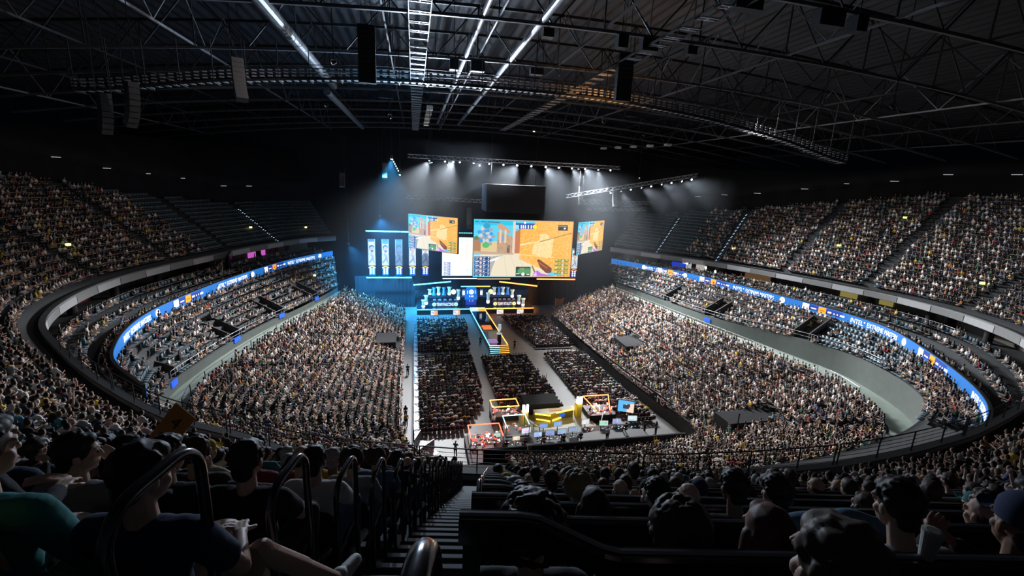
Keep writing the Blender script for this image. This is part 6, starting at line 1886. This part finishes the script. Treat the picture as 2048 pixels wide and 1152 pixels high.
# things lying about
def cloth_over(name, lat0, lat1, d, ztop, drop0, drop1, m, label, cat, th=.025):
    nu, nv = 14, 12; vs = []
    rr = random.Random(5 + int(lat0 * 10))
    ph = [rr.uniform(0, 6) for _ in range(4)]
    for a in range(nu + 1):
        u = a / nu
        for b in range(nv + 1):
            v = b / nv * 2 - 1
            lat = lat0 + (lat1 - lat0) * u + .03 * math.sin(5 * v + ph[0])
            dd = d + (.05 * math.copysign(min(1, abs(v) * 3), v)) + .018 * math.sin(14 * u + ph[1] + 2 * v)
            zz = ztop + .02 * math.sin(7 * u + ph[2]) - (max(0, abs(v) - .25) / .75) * (drop0 if v < 0 else drop1) * (1 + .25 * math.sin(4 * u + ph[3]))
            vs.append(P(lat, dd, zz))
    fs = [(a * (nv + 1) + b, a * (nv + 1) + b + 1, (a + 1) * (nv + 1) + b + 1, (a + 1) * (nv + 1) + b) for a in range(nu) for b in range(nv)]
    g = MB(); g.add(vs, fs); o = g.build(name, m, smooth=True)
    s = o.modifiers.new('thick', 'SOLIDIFY'); s.thickness = th; s.offset = 0
    q = o.modifiers.new('sub', 'SUBSURF'); q.levels = 1; q.render_levels = 1
    return tag(o, label, cat)
cloth_over('denim_jacket', 1.62, 2.25, DK(1), 26.765 - .58 + .05, .22, .35, mat('worn denim', (.10, .20, .30), .9, noise=.3, scale=14), 'pale blue denim jacket hung over the second rail at the right', 'jacket')
cloth_over('khaki_jacket', -2.12, -1.66, DK(0) - .02, 26.93, .35, .30, mat('khaki cloth', (.30, .22, .08), .9, noise=.25, scale=12), 'khaki yellow jacket hung over a seat back at the lower left', 'jacket')
cp = empty('paper_cup', P(1.56, DK(0), 26.768), -RA, 'pale paper cup standing on the nearest rail at the right', 'cup')
g = MB(); g.lathe([(.022, 0), (.031, .10), (.032, .105)], n=16); g.build('cup_body', mat('pale cup paper', (.55, .53, .50), .7), cp)
g = MB(); g.lathe([(.032, .102), (.033, .108), (.02, .112)], n=16); g.build('rim', mat('pale cup paper'), cp)
# cardboard sign held up at the left
sg = make_person('short', .05, -.2, .05, ((-.10, .30, .66), (.10, .36, .96)), seed=21)
sp = P(-3.15, DK(2) + .17, ZT(2, -1))
put_person(sg, sp, YROW - .2, (0, 0, 0, 0, 1), 'person in black holding up a tilted orange cardboard sign at the left')
Rz = Matrix.Rotation(YROW - .2, 3, 'Z')
hp = sp + Rz @ Vector((.12, .43, 1.0))
cs = empty('cardboard_sign', hp, YROW - .2, 'tilted orange cardboard sign with dark marks, held up at the left', 'sign')
Rb = Matrix.Rotation(.62, 3, 'Y') @ Matrix.Rotation(-.25, 3, 'X')
g = MB(); g.box(Rb @ Vector((0, .0, .2)), (.22, .012, .52), 0, Rb); g.build('board', mat('orange cardboard', (.55, .25, .06), .85, noise=.15, scale=6), cs)
for t_, z_ in (('4', .27), ('O', .09)):
    V, F, w_ = text_mesh(t_, .11, None, .004)
    g = MB(); g.add([Rb @ Vector((v.x - w_ / 2, -.009 - v.z, z_ + v.y)) for v in V], F); g.build('mark', mat('dark maroon marker', (.06, .012, .015), .8), cs)

# crew on the floor, players on the stage
def crew(x, y, z, rz, fig, look, label, group=None): put_small(SMALL[fig], (x, y, z), rz, look, label, group)
crew(9.0, 47.0, 0, .3, 'standing', (0, 1, 1, 1, 0), 'crew member in white standing between the red and orange booths')
crew(12.2, 49.0, 0, .1, 'standing', (0, 0, 8, 1, 1), 'crew member in pale blue standing behind the presenter deck')
crew(4.1, 42.0, 0, -.4, 'standing_cap', (0, 0, 5, 0, 1), 'steward in teal standing left of the red booth')
crew(-1.0, 48.6, 0, .2, 'standing', (0, 0, 9, 0, 1), 'steward in a yellow vest walking in the left aisle')
crew(-1.1, 50.4, 0, .1, 'standing_long', (0, 1, 0, 0, 1), 'person in black walking ahead of the yellow steward in the left aisle')
crew(-1.0, 63.0, 0, 0, 'standing', (0, 0, 11, 0, 1), 'person in charcoal standing halfway along the left aisle')
crew(14.8, 49.0, .0, 2.8, 'standing', (0, 0, 2, 0, 1), 'crew member in grey behind the yellow presenter desk')
crew(17.9, 48.9, .0, 2.9, 'standing_long', (0, 0, 0, 0, 1), 'crew member in black with long hair behind the presenter desk')
crew(26.6, 43.6, 0, .5, 'standing', (0, 0, 0, 0, 1), 'person in black standing on the grey floor right of the desks')
crew(27.6, 42.8, 0, .4, 'standing_long', (0, 1, 3, 1, 1), 'person in navy standing right of the desks')
crew(17.0, 72.0, 0, .3, 'standing_cap', (0, 0, 0, 0, 1), 'camera operator in black beside the runway end')
crew(11.3, 74.0, 0, -.2, 'standing', (0, 0, 11, 0, 1), 'crew member in charcoal left of the runway end')
crew(20.6, 41.0, .9, .1, 'standing', (0, 1, 1, 0, 1), 'operator in white standing at the right mixing desk')
for i, (x, y) in enumerate(((9.2, 40.6), (11.2, 40.7), (13.4, 41.0), (15.6, 41.0), (17.6, 41.2), (23.4, 42.2))):
    crew(x, y, .9, 0, ('short', 'cap', 'hooded', 'short', 'bald', 'curly')[i], (0, i % 5, (0, 11, 2, 0, 3, 0)[i], 0, 1), 'seated operator at the mixing desks, %s from the left' % ordw(i + 1), 'operators at the mixing desks')
for c0, W_, tn, tp in ((6.55, 5.7, 'left', 7), (19.75, 5.3, 'right', 9)):
    for i in range(5):
        x = c0 - W_ / 2 + W_ * (i + .5) / 5
        crew(x, 96.5, 1.2, math.pi, ('short', 'cap', 'short', 'curly', 'short')[i], (0, i % 3, tp if tn == 'left' else 0, 0, 0), '%s player from the left seated behind the %s team desk' % (ordw(i + 1), tn), 'players at the team desks')
print('slots', len(slots), 'near crowd', len(NEARP), 'seats', len(SEATS), len(SEATS_U))
